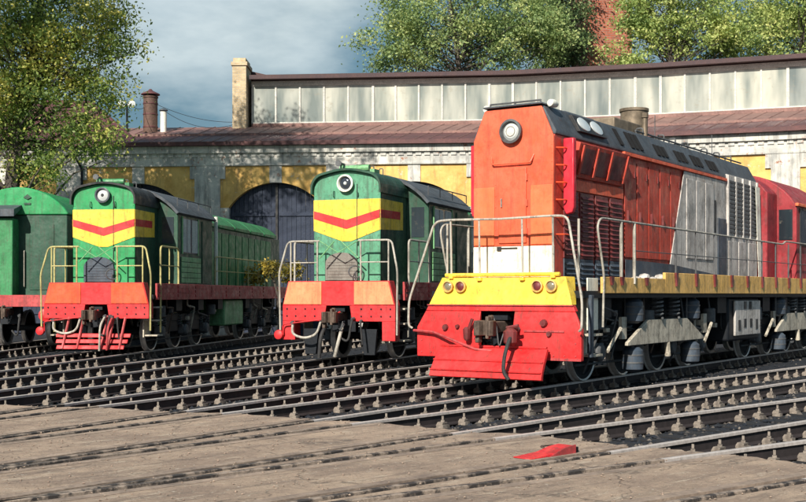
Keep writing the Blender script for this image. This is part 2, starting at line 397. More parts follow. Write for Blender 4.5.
def rounded(path, r=.08, k=5):
    """round the corners of a 3-D polyline"""
    P = [Vector(p) for p in path]; o = [P[0]]
    for i in range(1, len(P) - 1):
        a, b, c = P[i - 1], P[i], P[i + 1]
        d1 = min(r, (a - b).length * .45); d2 = min(r, (c - b).length * .45)
        s, e = b + (a - b).normalized() * d1, b + (c - b).normalized() * d2
        for j in range(k + 1):
            t = j / k; o.append(s * (1 - t) ** 2 + b * 2 * t * (1 - t) + e * t ** 2)
    o.append(P[-1]); return o

# ================================================================ THE YARD
C0 = Vector((-12.5, -1.5))           # centre of the turntable, all tracks run out from it
TR = [-12.2, -5.6, 1.0, 7.9, 14.2, 21.0, 27.3, 33.6, 39.9, 46.2, 52.6, 59.2, 65.8]
def radial(th, r, u=0):
    th = R(th); return Vector((C0.x + math.sin(th) * r + math.cos(th) * u, C0.y + math.cos(th) * r - math.sin(th) * u))
def r_edge(th): return 19.05 + max(0, (th - 20)) * .036
GZ = -.21

g = MB(); S = 1500
g.add([(-S, -S, GZ), (S, -S, GZ), (S, S, GZ), (-S, S, GZ)], [(0, 1, 2, 3)])
struct(g.build('ground', 'ground', smooth=False))

# paved apron between and beside the rails, with flangeways left open along them
HG = .76; HH = .036; FW = .105; STRIP = .13
def sector_piece(mb, tha, ua, thb, ub, z, ri, jit=.0):
    """slab between the line (tha, offset ua) and the line (thb, offset ub) from radius ri to the apron edge"""
    n = 14 if abs(tha - thb) > .1 or abs(ub - ua) > .4 else 14
    ra, rb = r_edge(tha), r_edge(thb)
    rings = []
    for i in range(n + 1):
        t = i / n
        A = radial(tha, ri + (ra - ri) * t, ua); B = radial(thb, ri + (rb - ri) * t, ub)
        if i == n:
            ja, jb = random.uniform(-jit, jit), random.uniform(-jit, jit)
            A = radial(tha, ra + ja, ua); B = radial(thb, rb + jb, ub)
        rings.append((A, B))
    vs = []; fs = []; W = 6
    for i, (A, B) in enumerate(rings):
        for k in range(W + 1):
            p = A.lerp(B, k / W)
            if i == n and 0 < k < W: p = p + (p - C0).normalized() * random.uniform(-jit, jit)
            edge = k in (0, W) or i in (0, n)
            vs.append((p.x, p.y, z + (0 if edge else random.uniform(-.004, .006))))
    for i in range(n):
        for k in range(W):
            a = i * (W + 1) + k; fs.append((a, a + 1, a + W + 2, a + W + 1))
    nb = len(vs)
    vs += [(x, y, GZ - .02) for x, y, _ in vs[n * (W + 1):]]
    for k in range(W): fs.append((n * (W + 1) + k, n * (W + 1) + k + 1, nb + k + 1, nb + k))
    ks = len(vs)
    for side in (0, W):
        base = len(vs)
        for i in range(n + 1):
            x, y, _ = vs[i * (W + 1) + side]; vs.append((x, y, GZ - .02))
        for i in range(n):
            a = i * (W + 1) + side; fs.append((a, a + W + 1, base + i + 1, base + i))
    mb.add(vs, fs)
ap = MB(); cs = MB()
for i, th in enumerate(TR):
    # between the rails
    sector_piece(ap, th, -(HG - HH - FW - STRIP), th, HG - HH - FW - STRIP, -.012, 12.9, .06)
    for s in (-1, 1):
        sector_piece(cs, th, s * (HG - HH - FW), th, s * (HG - HH - FW - STRIP + .004), -.008, 12.9, .05)
    if i + 1 < len(TR):
        t2 = TR[i + 1]; half = R((t2 - th) / 2)
        r0 = (HG + HH + .05) / math.sin(half)
        ri = max(r0 + .05, 12.9)
        rs = (HG + HH + .01 + .2) / math.sin(half) + .05
        # outside strips only start where there is room for them
        sector_piece(ap, th, HG + HH + .05, t2, -(HG + HH + .05), -.014, ri, .06)
# turntable surround inside the apron
struct(ap.build('apron', 'apron')); struct(cs.build('crossing_strip', 'concrete'))
dk = MB(); n = 72; dk.add([(C0.x + 12.85 * math.cos(2 * math.pi * k / n), C0.y + 12.85 * math.sin(2 * math.pi * k / n), -.03) for k in range(n)], [tuple(range(n))])
struct(dk.build('paving', 'apron', smooth=False))

# sand and dust lying against the crossing: small grains of gravel
def gravel(name, count, rfun, size, mat, z):
    vs = []; fs = []
    for i in range(count):
        th, r = rfun(); p = radial(th, r); s = random.uniform(*size)
        base = len(vs)
        q = [Vector((random.gauss(0, 1), random.gauss(0, 1), random.gauss(0, .7))).normalized() * s * random.uniform(.7, 1.2) for _ in range(6)]
        oct_ = [Vector((1, 0, 0)), Vector((0, 1, 0)), Vector((-1, 0, 0)), Vector((0, -1, 0)), Vector((0, 0, .7)), Vector((0, 0, -.7))]
        a = random.uniform(0, 6.28)
        for o_ in oct_:
            k = s * random.uniform(.6, 1.25)
            x = o_.x * math.cos(a) - o_.y * math.sin(a); y = o_.x * math.sin(a) + o_.y * math.cos(a)
            vs.append((p.x + x * k, p.y + y * k, z + o_.z * k + s * .3))
        for t in ((0, 1, 4), (1, 2, 4), (2, 3, 4), (3, 0, 4), (1, 0, 5), (2, 1, 5), (3, 2, 5), (0, 3, 5)):
            fs.append(tuple(base + k for k in t))
    mb = MB(); mb.v = vs; mb.f = fs; mb.mi = [0] * len(fs)
    o = mb.build(name, mat, smooth=False); o['kind'] = 'stuff'
    return o
def rf_ballast():
    th = random.uniform(2, 66); return th, r_edge(th) + .1 + abs(random.gauss(0, 1)) * 9
gravel('ballast_stones', 26000, rf_ballast, (.02, .05), 'stone', GZ)
def rf_apron():
    th = random.uniform(18, 62); return th, random.uniform(14, r_edge(th))
gravel('loose_grit', 1600, rf_apron, (.006, .016), 'concrete', -.008)

# rails, sleepers and fastenings
RP = [(-.075, -.18), (.075, -.18), (.075, -.165), (.012, -.145), (.010, -.05), (.036, -.036), (.036, -.004), (.028, 0), (-.028, 0), (-.036, -.004), (-.036, -.036), (-.010, -.05), (-.012, -.145), (-.075, -.165)]
def rail_mb(x, edge=19.3):
    mb = MB(); n = len(RP); LS = [12.95, edge + .1, 58]
    mb.v = [(x + p[0], L, p[1]) for L in LS for p in RP]
    for k in range(2):
        for i in range(n):
            j = (i + 1) % n
            mb.f.append([k * n + i, k * n + j, (k + 1) * n + j, (k + 1) * n + i]); mb.mi.append((2 if k == 0 else 1) if 5 <= i <= 9 else 0)
    mb.f.append(list(range(n))); mb.mi.append(0); mb.f.append(list(range(2 * n, 3 * n))); mb.mi.append(0)
    return mb
def sleeper_me(length):
    mb = MB(); h = length / 2
    mb.box(-h, h, -.125, .125, GZ - .06, -.195)
    return mb.build('sleeper', 'sleeper', bevel=0)
def clip_mb(s):
    mb = MB()
    if True:
        x = s * HG
        mb.box(x - .19, x + .19, -.085, .085, -.195, -.180)
        for q in (-1, 1):
            cx = x + q * .128
            mb.box(cx - .06, cx + .06, -.075, .075, -.18, -.150)
            mb.prism([(cx - .05 - q * .02, -.150), (cx + .05 - q * .02, -.150), (cx + .04, -.118), (cx - .045, -.112)], 'y', -.055, .055)
            mb.lathe([(.028, 0), (.028, .025)], (cx, 0, -.115), 'z', 6)
            mb.lathe([(.016, 0), (.016, .05)], (cx, 0, -.086), 'z', 6)
    return mb
sl_short = sleeper_me(2.12); sl_long = sleeper_me(2.6); clips = [clip_mb(q).build('rail_fastening', 'clip', bevel=0) for q in (-1, 1)]
rail_l = rail_mb(-HG).build('rail', ['railside', 'railhead', 'railtrod']); rail_r = rail_mb(HG).build('rail', ['railside', 'railhead', 'railtrod'])
TL = {1.0: 'track under the leftmost dark green locomotive at the picture edge', 7.9: 'track under the green locomotive with the red barred plough',
      14.2: 'empty track between the two green chevron locomotives', 21.0: 'track under the middle green locomotive with the white ringed headlight',
      27.3: 'empty track between the middle green and the orange locomotive', 33.6: 'track under the orange and red locomotive',
      39.9: 'first empty track in front of the orange locomotive', 46.2: 'second empty track in front of the orange locomotive',
      52.6: 'third empty track counted out from the orange locomotive', 59.2: 'track crossing the lower right corner, nearest the camera',
      65.8: 'track beyond the lower right corner'}
def copy_to(src, parent, y=None):
    c = src.copy(); COL.objects.link(c); c.parent = parent
    if y is not None: c.location = (0, y, 0)
    return c
for ti, th in enumerate(TR):
    if th < 0 or th > 60: continue
    t = empty('railway_track', TL[th], 'railway track', (C0.x, C0.y, 0), -R(th), 'railway tracks fanning out from the turntable')
    for src in (rail_l, rail_r): copy_to(src, t)
    r = r_edge(th) + .25; r1 = 50 if th < 45 else 40
    if th == 1.0: r = 24
    while r < r1:
        src = sl_short if r < 24.5 else sl_long
        j = random.uniform(-.02, .02)
        s_ = copy_to(src, t, r + j)
        s_.location.z = .003 * (ti % 2)
        for clip0 in clips:
            if random.random() < .08: continue
            c_ = clip0.copy(); COL.objects.link(c_); c_.parent = s_
            c_.scale = (1, random.uniform(.5, 1.1), random.uniform(.97, 1.0)); c_.location.y = random.uniform(-.03, .03); c_.rotation_euler.z = random.uniform(-.03, .03)
        r += .51 if r < 34 else .62
for o in (sl_short, sl_long, clips[0], clips[1], rail_l, rail_r): bpy.data.objects.remove(o)

# red steel wheel chock lying by the rail
p = Vector(((546 - 403) / 1150 * 11.2, 11.2)); 
rc_ = empty('wheel_chock', 'red painted steel wheel chock lying on the dusty apron beside a rail', 'wheel chock', (p.x, p.y, -.01), R(43))
sub(rc_, 'wedge', 'scarlet', lambda m: m.prism([(-.36, 0), (.30, 0), (.32, .075), (.16, .062), (-.02, .025), (-.36, .008)], 'y', -.11, .11), .006)
sub(rc_, 'handle', 'rust_coupler', lambda m: m.tube(rounded([(.1, .105, .05), (.1, .16, .06), (.3, .16, .06), (.3, .105, .05)], .03), .009, 6))
sub(rc_, 'side_plate', 'pinkred', lambda m: m.prism([(-.1, 0), (.31, 0), (.31, .088), (.15, .072)], 'y', -.124, -.111), .002)
sub(rc_, 'head', 'under', lambda m: (m.box(.321, .40, -.085, .085, 0, .055), m.box(.36, .46, -.03, .03, .01, .04)), .006)

# ================================================================ ROUNDHOUSE
VA = [(-22.0, 54.0), (-15.5, 53.2), (-9.0, 52.8), (-2.4, 52.3), (4.4, 51.9), (11.0, 52.2), (17.5, 53.2), (24.1, 53.9), (30.4, 54.8), (36.7, 55.6), (43.0, 56.2), (49.5, 57)]
H_EAVE = 8.02; H_PAN = 7.16; H_SPR = 5.35; H_CR = 6.44
VP = [radial(a, r) for a, r in VA]
house = empty('roundhouse', 'long pale roundhouse with arched blue doors, yellow panels and a clerestory over its rusty roof', 'building', (0, 0, 0))
def frame_fn(P, Q):
    """local bay frame: x along the wall, y outward to the yard, z up"""
    d = (Q - P); L = d.length; d.normalize(); nrm = Vector((d.y, -d.x))
    if nrm.dot(C0 - P) < 0: nrm = -nrm
    def T(u, w, z): q = P + d * u + nrm * w; return (q.x, q.y, z)
    return T, L
def tbox(mb, T, u0, u1, w0, w1, z0, z1):
    vs = [T(u0, w0, z0), T(u1, w0, z0), T(u1, w1, z0), T(u0, w1, z0), T(u0, w0, z1), T(u1, w0, z1), T(u1, w1, z1), T(u0, w1, z1)]
    mb.add(vs, [(0, 3, 2, 1), (4, 5, 6, 7), (0, 1, 5, 4), (1, 2, 6, 5), (2, 3, 7, 6), (3, 0, 4, 7)])
def tprism(mb, T, poly, w0, w1):
    mb.loft([[T(u, w0, z) for u, z in poly], [T(u, w1, z) for u, z in poly]])
wall = MB(); cor = MB(); gut = MB()
for i in range(len(VP) - 1):
    T, L = frame_fn(VP[i], VP[i + 1]); c = L / 2; hw = 2.08; pw = .56
    def arc(u):  # height of the door arch at u
        t = (u - c) / hw; Rr = (hw ** 2 + (H_CR - H_SPR) ** 2) / (2 * (H_CR - H_SPR)); return H_CR - Rr + math.sqrt(max(0, Rr ** 2 - (u - c) ** 2))
    # piers
    tbox(wall, T, -.02, pw, -.5, .16, GZ, H_PAN); tbox(wall, T, L - pw, L + .02, -.5, .163, GZ, H_PAN)
    tbox(wall, T, pw, c - hw, -.5, .04, GZ, H_SPR); tbox(wall, T, c + hw, L - pw, -.5, .04, GZ, H_SPR)
    # stepped corbels beside the piers
    tbox(wall, T, pw, pw + .22, -.5, .12, H_PAN - .55, H_PAN); tbox(wall, T, L - pw - .22, L - pw, -.5, .12, H_PAN - .55, H_PAN)
    # header, keystone strip
    tbox(wall, T, 0, L, -.5, .10, H_PAN, H_EAVE - .3)
    tprism(wall, T, [(c - .27, arc(c - .27)), (c, H_CR), (c + .27, arc(c + .27)), (c + .27, H_PAN), (c - .27, H_PAN)], -.5, .08)
    tbox(cor, T, -.03, L + .03, -.5, .24, H_EAVE - .3, H_EAVE)
    nd = int(L / .36)
    for k in range(nd):
        u = (k + .5) * L / nd; tbox(cor, T, u - .12, u + .12, .101, .15, H_EAVE - .46, H_EAVE - .3)
    tbox(cor, T, 0, L, .1, .15, H_PAN + .02, H_PAN + .10)
    # yellow panels over the arch
    for sgn in (-1, 1):
        pts = []
        u_a, u_b = (c + .27, L - pw) if sgn > 0 else (pw, c - .27)
        pm = MB(); N = 12; low = []
        for k in range(N + 1):
            u = u_a + (u_b - u_a) * k / N
            z = arc(u) if abs(u - c) <= hw else H_SPR
            low.append((u, z))
        poly = low + [(u_b, H_PAN), (u_a, H_PAN)]
        # quad strips, a concave polygon would cap badly
        for k in range(N):
            (u0, z0), (u1, z1) = low[k], low[k + 1]
            pm.add([T(u0, .03, z0), T(u1, .03, z1), T(u1, .03, H_PAN), T(u0, .03, H_PAN), T(u0, -.5, z0), T(u1, -.5, z1)], [(0, 1, 2, 3), (0, 1, 5, 4)])
        pm.build('spandrel_panel', 'spandrel', house)
    # door leaves
    for sgn in (-1, 1):
        dm = MB(); N = 10
        for k in range(N):
            ua = c + sgn * (.05 + (hw - .05) * k / N); ub = c + sgn * (.05 + (hw - .05) * (k + 1) / N) - sgn * .012
            za, zb = arc(ua), arc(ub)
            w = -.28 + .006 * (k % 2)
            tprism(dm, T, [(ua, GZ), (ub, GZ), (ub, zb), (ua, za)], w - .06, w)
        for z in (.7, 3.0, 5.0): tbox(dm, T, min(c + sgn * .1, c + sgn * 2.0), max(c + sgn * .1, c + sgn * 2.0), -.274, -.22, z, z + .16)
        dm.build('door_leaf', 'doorwood', house)
    pmst = MB(); tbox(pmst, T, c - .05, c + .05, -.4, -.2, GZ, H_CR - .02); pmst.build('door_post', 'black', house)
    # gutter board
    tbox(gut, T, -.05, L + .05, .15, .46, H_EAVE + .004, H_EAVE + .17)
wall.build('wall', 'plaster', house); cor.build('cornice', 'plaster', house); gut.build('gutter_board', 'roofdark', house)
# end wall and rear wall
ew = MB()
back = [radial(a, r + 24) for a, r in VA]
for P, Q in ((VP[0], back[0]), (VP[-1], back[-1])):
    T, L = frame_fn(P, Q); tbox(ew, T, 0, L, -.25, .25, GZ, 8.0)
for i in range(len(VP) - 1):
    T, L = frame_fn(back[i], back[i + 1]); tbox(ew, T, 0, L, -.2, .2, GZ, 8.0)
ew.build('rear_wall', 'plaster', house)
# lower roof, seamed sheets
DR = 5.6; Z_FOOT = 9.72
lr = MB(); sm_ = MB()
for i in range(len(VP) - 1):
    a0, r0 = VA[i]; a1, r1 = VA[i + 1]
    A, B = radial(a0, r0 - .45), radial(a1, r1 - .45); Cc, D = radial(a1, r1 + DR + .05), radial(a0, r0 + DR + .05)
    zt = Z_FOOT if a0 > 0 else 9.35
    z0 = H_EAVE + .18
    m1, m2 = A.lerp(D, .45), B.lerp(Cc, .45); zm = z0 + (Z_FOOT - z0) * .45 + .05
    lr.add([(A.x, A.y, z0), (B.x, B.y, z0), (m2.x, m2.y, zm - .1), (m1.x, m1.y, zm - .1), (A.x, A.y, z0 - .06), (B.x, B.y, z0 - .06)], [(0, 1, 2, 3), (0, 1, 5, 4)])
    lr.cur = 1
    lr.add([(m1.x, m1.y, zm), (m2.x, m2.y, zm), (Cc.x, Cc.y, Z_FOOT), (D.x, D.y, Z_FOOT), (m1.x, m1.y, zm - .12), (m2.x, m2.y, zm - .12)], [(0, 1, 2, 3), (0, 1, 5, 4)])
    E, F = radial(a1, r1 + 24.4), radial(a0, r0 + 24.4)
    if a0 < 4:
        lr.add([(D.x, D.y, Z_FOOT), (Cc.x, Cc.y, Z_FOOT), (E.x, E.y, 8.0), (F.x, F.y, 8.0)], [(0, 1, 2, 3)])
    lr.cur = 0
    for k in range(9):
        t = (k + random.uniform(.3, .7)) / 9
        p0 = A.lerp(B, t); p1 = D.lerp(Cc, t); pm_ = p0.lerp(p1, .45)
        sm_.tube([(p0.x, p0.y, z0 + .01), (pm_.x, pm_.y, zm - .09)], .022, 4)
        sm_.tube([(pm_.x, pm_.y, zm + .01), (p1.x, p1.y, Z_FOOT + .01)], .022, 4)
lr.build('lower_roof', ['roofdark', 'roofrust'], house); sm_.build('roof_seam', 'roofrust', house)
# clerestory
CA = [(5.15, 51.9)] + VA[5:]
CVP = [radial(a, r + DR) for a, r in CA]
cw = MB(); hd = MB(); rf = MB(); Z1 = 11.80; Z2 = 11.90
for i in range(len(CVP) - 1):
    T, L = frame_fn(CVP[i], CVP[i + 1])
    tbox(cw, T, 0, L, -.2, .06, Z_FOOT - 1.2, Z_FOOT + .13)
    tbox(hd, T, 0, L, -.2, .05, Z1 - .08, Z2)
    nw = max(2, round(L / 1.08)); w = L / nw
    for k in range(nw):
        u0, u1 = k * w, (k + 1) * w
        f = MB(); e = .05 if (k % 5) else .09
        tbox(f, T, u0, u0 + e, -.05, .03, Z_FOOT + .13, Z1 - .08); tbox(f, T, u1 - .03, u1 - .001, -.05, .03, Z_FOOT + .13, Z1 - .08)
        tbox(f, T, u0 + e, u1 - .03, -.05, .028, Z_FOOT + .13, Z_FOOT + .19); tbox(f, T, u0 + e, u1 - .03, -.05, .028, Z1 - .13, Z1 - .08)
        fo = f.build('clerestory_window', 'whiteframe', house)
        tl = random.uniform(-.012, .012)
        pn = MB(); pn.add([T(u0 + e, -.03 + tl, Z_FOOT + .19), T(u1 - .03, -.03 - tl, Z_FOOT + .19), T(u1 - .03, -.03 - tl, Z1 - .13), T(u0 + e, -.03 + tl, Z1 - .13)], [(0, 1, 2, 3)])
        pn.build('pane', 'pane', fo, smooth=False)
    a0, r0 = CA[i]; a1, r1 = CA[i + 1]
    A, B = radial(a0, r0 + DR - .55), radial(a1, r1 + DR - .55); E, F = radial(a1, r1 + DR + 9), radial(a0, r0 + DR + 9)
    G, H = radial(a1, r1 + 24.4), radial(a0, r0 + 24.4)
    z = Z2 + .02
    rf.add([(A.x, A.y, z), (B.x, B.y, z), (E.x, E.y, z + .5), (F.x, F.y, z + .5), (A.x, A.y, z + .2), (B.x, B.y, z + .2), (E.x, E.y, z + .8), (F.x, F.y, z + .8), (G.x, G.y, 8.2), (H.x, H.y, 8.2)],
           [(0, 1, 2, 3), (4, 5, 6, 7), (0, 1, 5, 4), (7, 6, 8, 9)])
cw.build('clerestory_sill', 'roofrust', house); hd.build('clerestory_header', 'whiteframe', house); rf.build('upper_roof', 'roofedge', house)
# brick end pier with a short parapet behind it
pr = MB(); T, L = frame_fn(radial(4.35, 57.1), radial(5.1, 57.15))
tbox(pr, T, 0, .66, -1.2, .35, 8.9, 12.55); tbox(pr, T, -.06, .72, -1.26, .41, 12.55, 12.72); tbox(pr, T, .03, .63, -1.15, .3, 12.72, 12.92)
pr.build('brick_pier', 'brickpale', house)
pp = MB(); tbox(pp, T, .1, .5, -9, -1.261, 8.5, 12.6); pp.build('parapet_wall', 'brickpale', house)
pp = MB(); pp.loft([[T(.05, -1.27, 12.605), T(.56, -1.27, 12.605), T(1.9, -1.27, 12.3), T(1.9, -1.27, 12.2)], [T(.05, -9, 12.605), T(.56, -9, 12.605), T(1.9, -9, 12.3), T(1.9, -9, 12.2)]]); pp.build('parapet_coping', 'roofedge', house)
# hipped roof on the left
hp = MB(); a = radial(-20, 52.5); b = radial(.9, 52.4); c_ = radial(.4, 60); d = radial(-20, 60)
ra = radial(-15, 56.3); rb = radial(-2.3, 56.0)
hp.add([(a.x, a.y, 8.28), (b.x, b.y, 8.32), (c_.x, c_.y, 8.3), (d.x, d.y, 8.3), (ra.x, ra.y, 10.85), (rb.x, rb.y, 10.75)], [(0, 1, 5, 4), (1, 2, 5), (2, 3, 4, 5), (3, 0, 4)])
hp.build('hip_roof', 'roofdark', house)
def at(px, y, D):
    return Vector(((px - 403) / 1150 * D, D, CAMH + (295 - y) / 1150 * D))
# two flues on the roof
p = at(150.5, 135, 54)
fl = empty('flue_pipe', 'fat rusty metal flue with a conical cap on the roundhouse roof', 'chimney', (p.x, p.y, 8.9))
sub(fl, 'stack', 'rust_pipe', lambda m: m.lathe([(.33, -.2), (.33, 1.9), (.36, 1.9), (.36, 1.97), (.30, 1.97)], (0, 0, 0), 'z', 20))
sub(fl, 'band', 'roofdark', lambda m: [m.lathe([(.35, z), (.35, z + .06)], (0, 0, 0), 'z', 20) for z in (.5, 1.1, 1.6)])
sub(fl, 'cap', 'roofdark', lambda m: m.lathe([(.45, 2.05), (.42, 2.1), (.12, 2.24), (.05, 2.32)], (0, 0, 0), 'z', 20))
p = at(163.5, 133, 54)
fl = empty('flue_pipe', 'slim white flue beside the fat rusty one on the roundhouse roof', 'chimney', (p.x, p.y, 8.9))
sub(fl, 'stack', 'white', lambda m: m.lathe([(.15, -.2), (.15, 1.25), (.13, 1.25)], (0, 0, 0), 'z', 16))
sub(fl, 'cap', 'greyroof', lambda m: m.lathe([(.21, 1.3), (.20, 1.34), (.05, 1.42)], (0, 0, 0), 'z', 16))
# two floodlights on a post
p = at(127, 118, 52)
lp = empty('floodlight_mast', 'short mast with two round white floodlights above the hipped roof', 'floodlight', (p.x, p.y, 9.2))
sub(lp, 'mast', 'under', lambda m: (m.tube([(0, 0, -.6), (0, 0, 1.0)], .05), m.tube([(-.28, 0, .95), (.25, 0, .9)], .03)))
for dx, ang in ((-.24, -.2), (.22, .5)):
    sub(lp, 'lamp', ['white', 'lens'], lambda m: (m.lathe([(.05, .14), (.12, .08), (.16, -.05), (.17, -.08)], (dx, 0, .98), 'y', 18), m.mat(1), m.lathe([(.15, -.081), (.11, -.11), (.02, -.12)], (dx, 0, .98), 'y', 18)))
# wires from the flues to the pier
def wire(name, label, A, B, sag, r=.012):
    A, B = Vector(A), Vector(B); pts = []
    for k in range(17):
        t = k / 16; q = A.lerp(B, t); q.z -= sag * 4 * t * (1 - t); pts.append(q)
    o = MB().tube(pts, r, 5).build(name, 'rubber'); tag(o, label, 'cable', 'cables over the roof'); return o
wire('cable', 'upper thin cable slung from the fat flue to the brick pier', at(156, 104, 54), at(238, 122, 56), .25)
wire('cable', 'lower thin cable slung from the slim flue to the brick pier', at(166, 112, 54), at(238, 123, 56), .45)
wire('cable', 'short cable running from the floodlights to the fat flue', at(130, 103, 52), at(146, 106, 54), .2)
# drain pipe on the facade
T, L = frame_fn(VP[3], VP[4])
dp = MB(); dp.tube(rounded([T(.3, .5, 8.1), T(.35, .5, 7.7), T(.62, .24, 7.1), T(.62, .24, 0)], .15), .055)
dp.build('drain_pipe', 'under', house)
# small window in the right hand wall
T, L = frame_fn(VP[7], VP[8])
wf = MB(); tbox(wf, T, .95, 1.6, .032, .09, 6.3, 6.9)
wo = wf.build('window', 'whiteframe', house); wf = MB(); tbox(wf, T, 1.0, 1.55, .091, .1, 6.35, 6.85); wf.build('pane', 'cabglass', wo)

# red brick chimney tower behind the roof
p = at(601, 295, 84)
tw = empty('brick_chimney', 'tall square red brick chimney rising among the trees behind the roundhouse', 'chimney', (p.x, p.y, 0), R(12))
sub(tw, 'shaft', 'brickred', lambda m: m.loft([[(-s, -s, z), (s, -s, z), (s, s, z), (-s, s, z)] for s, z in ((1.85, GZ), (1.62, 27), (1.62, 27.01))]))
sub(tw, 'corbel', 'brickred', lambda m: (m.box(-1.8, 1.8, -1.8, 1.8, 27.01, 27.5), m.box(-1.95, 1.95, -1.95, 1.95, 27.5, 28.2)))

# ================================================================ TREES
def tree(name, label, base, blobs, nclust, nleaf, lsize, mat, trunk_r, seed, group=None, clr=.55, cat='tree'):
    """blobs: (x, y, z, rx, ry, rz) crown volumes, world coordinates"""
    rg = np.random.default_rng(seed); rn = random.Random(seed)
    t = empty(name, label, cat, (base[0], base[1], GZ), 0, group)
    bx, by = base
    vol = np.array([b[3] * b[4] * b[5] for b in blobs]) ** .75; vol = vol / vol.sum()
    cents = []
    for k in range(nclust):
        b = blobs[rg.choice(len(blobs), p=vol)]
        d = rg.normal(size=3); d /= np.linalg.norm(d); rr = rg.uniform(.03, 1.0) ** .55
        rr *= 1 + .16 * math.sin(d[0] * 6 + d[2] * 5 + b[0]) + rg.normal() * .07
        cents.append((b[0] + d[0] * rr * b[3], b[1] + d[1] * rr * b[4], b[2] + d[2] * rr * b[5]))
    cents = np.array(cents)
    # trunk and limbs
    tm = MB(); top = max(b[2] for b in blobs); cx = np.mean([b[0] for b in blobs]); cy = np.mean([b[1] for b in blobs])
    zt = top * .95; pts = []; rad = []
    for k in range(9):
        f = k / 8; pts.append((bx + (cx - bx) * f ** 1.5 + rn.uniform(-.12, .12), by + (cy - by) * f ** 1.5 + rn.uniform(-.1, .1), GZ + (zt - GZ) * f)); rad.append(trunk_r * (1.15 - f) + .03)
    tm.tube([(x - bx, y - by, z - GZ) for x, y, z in pts], rad, 9)
    P = [Vector(q) for q in pts]
    for k in range(0, nclust, max(1, nclust // 110)):
        c = Vector(cents[k]); hz = max(c.z - rn.uniform(1.0, 3.2), 2.2)
        f = min(.97, max(.16, (hz - GZ) / (zt - GZ))); i = int(f * 8); q = P[i].lerp(P[min(i + 1, 8)], f * 8 - i)
        m1 = q.lerp(c, .35) + Vector((rn.uniform(-.3, .3), rn.uniform(-.3, .3), .15)); m2 = q.lerp(c, .7) + Vector((rn.uniform(-.3, .3), rn.uniform(-.3, .3), .3))
        r0 = trunk_r * .28 * (1.2 - f)
        tm.tube([tuple(v - Vector((bx, by, GZ))) for v in (q, m1, m2, c)], [r0, r0 * .7, r0 * .42, .012], 5)
    tm.build('trunk', 'bark', t)
    # leaves
    N = nclust * nleaf
    cc = np.repeat(cents, nleaf, 0)
    szc = np.repeat(rg.uniform(.55, 1.25, nclust), nleaf)[:, None]
    off = rg.normal(size=(N, 3)) * np.array([clr, clr, clr * .62]) * szc
    pos = cc + off - np.array([bx, by, GZ])
    stray = rg.random(N) < .06; pos[stray] += rg.normal(size=(int(stray.sum()), 3)) * clr * .8
    nrm = rg.normal(size=(N, 3)) + np.array([0, 0, .5]); nrm /= np.linalg.norm(nrm, axis=1)[:, None]
    a = np.cross(nrm, rg.normal(size=(N, 3))); a /= np.linalg.norm(a, axis=1)[:, None]; b = np.cross(nrm, a)
    s = (lsize * rg.uniform(.6, 1.3, N))[:, None]
    V = np.stack([pos - a * s, pos - b * s * .55 + nrm * s * .15, pos + a * s, pos + b * s * .55 + nrm * s * .15], 1).reshape(-1, 3)
    me = bpy.data.meshes.new('crown'); me.vertices.add(4 * N); me.vertices.foreach_set('co', V.astype(np.float32).ravel())
    me.loops.add(4 * N); me.polygons.add(N); me.loops.foreach_set('vertex_index', np.arange(4 * N, dtype=np.int32))
    me.polygons.foreach_set('loop_start', np.arange(0, 4 * N, 4, dtype=np.int32)); me.polygons.foreach_set('loop_total', np.full(N, 4, dtype=np.int32))
    me.update(); me.validate(); me.materials.append(M[mat])
    o = bpy.data.objects.new('crown', me); COL.objects.link(o); o.parent = t
    return t
def blob(px, y, D, rpx, rpy, rd=None):
    q = at(px, y, D); k = D / 1150
    return (q.x, q.y, q.z, rpx * k, (rd if rd else rpx * k), rpy * k)
D1 = 42
tree('deciduous_tree', 'big tree with yellowing leaves at the left edge, overhanging the green locomotives', (at(3, 0, D1).x, D1),
     [blob(15, 25, D1, 75, 62, 3), blob(95, 10, D1, 42, 45, 2), blob(116, 45, D1, 27, 34, 1.6), blob(60, 45, D1, 45, 40, 2), blob(100, 120, D1, 34, 18, 1.5), blob(-60, 60, D1, 70, 90, 3), blob(60, 80, D1, 46, 30, 1.8), blob(95, 92, D1, 30, 22, 1.5), blob(10, 95, D1, 50, 40, 2.5), blob(20, 130, D1, 45, 26, 2.2), blob(88, 142, D1, 38, 26, 1.7), blob(40, 172, D1, 50, 16, 1.8), blob(40, -70, D1, 90, 70, 3.5), blob(95, -120, D1, 80, 60, 3.2)],
     800, 95, .070, 'leaf_left', .30, 3, None, .42)
D2 = 76
tree('deciduous_tree', 'large green tree behind the roundhouse roof, left of the brick chimney', (at(478, 0, D2).x, D2),
     [blob(440, 35, D2, 58, 42, 4), blob(398, 50, D2, 34, 32, 3), blob(378, 66, D2, 18, 12, 2), blob(408, 15, D2, 30, 34, 3), blob(505, 30, D2, 62, 48, 4), blob(470, -30, D2, 72, 50, 4), blob(545, 35, D2, 36, 40, 3)],
     400, 110, .105, 'leaf_green', .4, 5, 'trees behind the roundhouse', .52)
tree('deciduous_tree', 'darker tree close against the red brick chimney behind the roof', (at(562, 0, 80).x, 80),
     [blob(560, 15, 80, 30, 34, 3), blob(565, 50, 80, 32, 24, 3), blob(548, -30, 80, 40, 40, 3), blob(612, 66, 79, 20, 8, 1.5), blob(584, 12, 79, 7, 20, 1.0)],
     190, 100, .11, 'leaf_dark', .3, 8, 'trees behind the roundhouse', .55)
D3 = 72
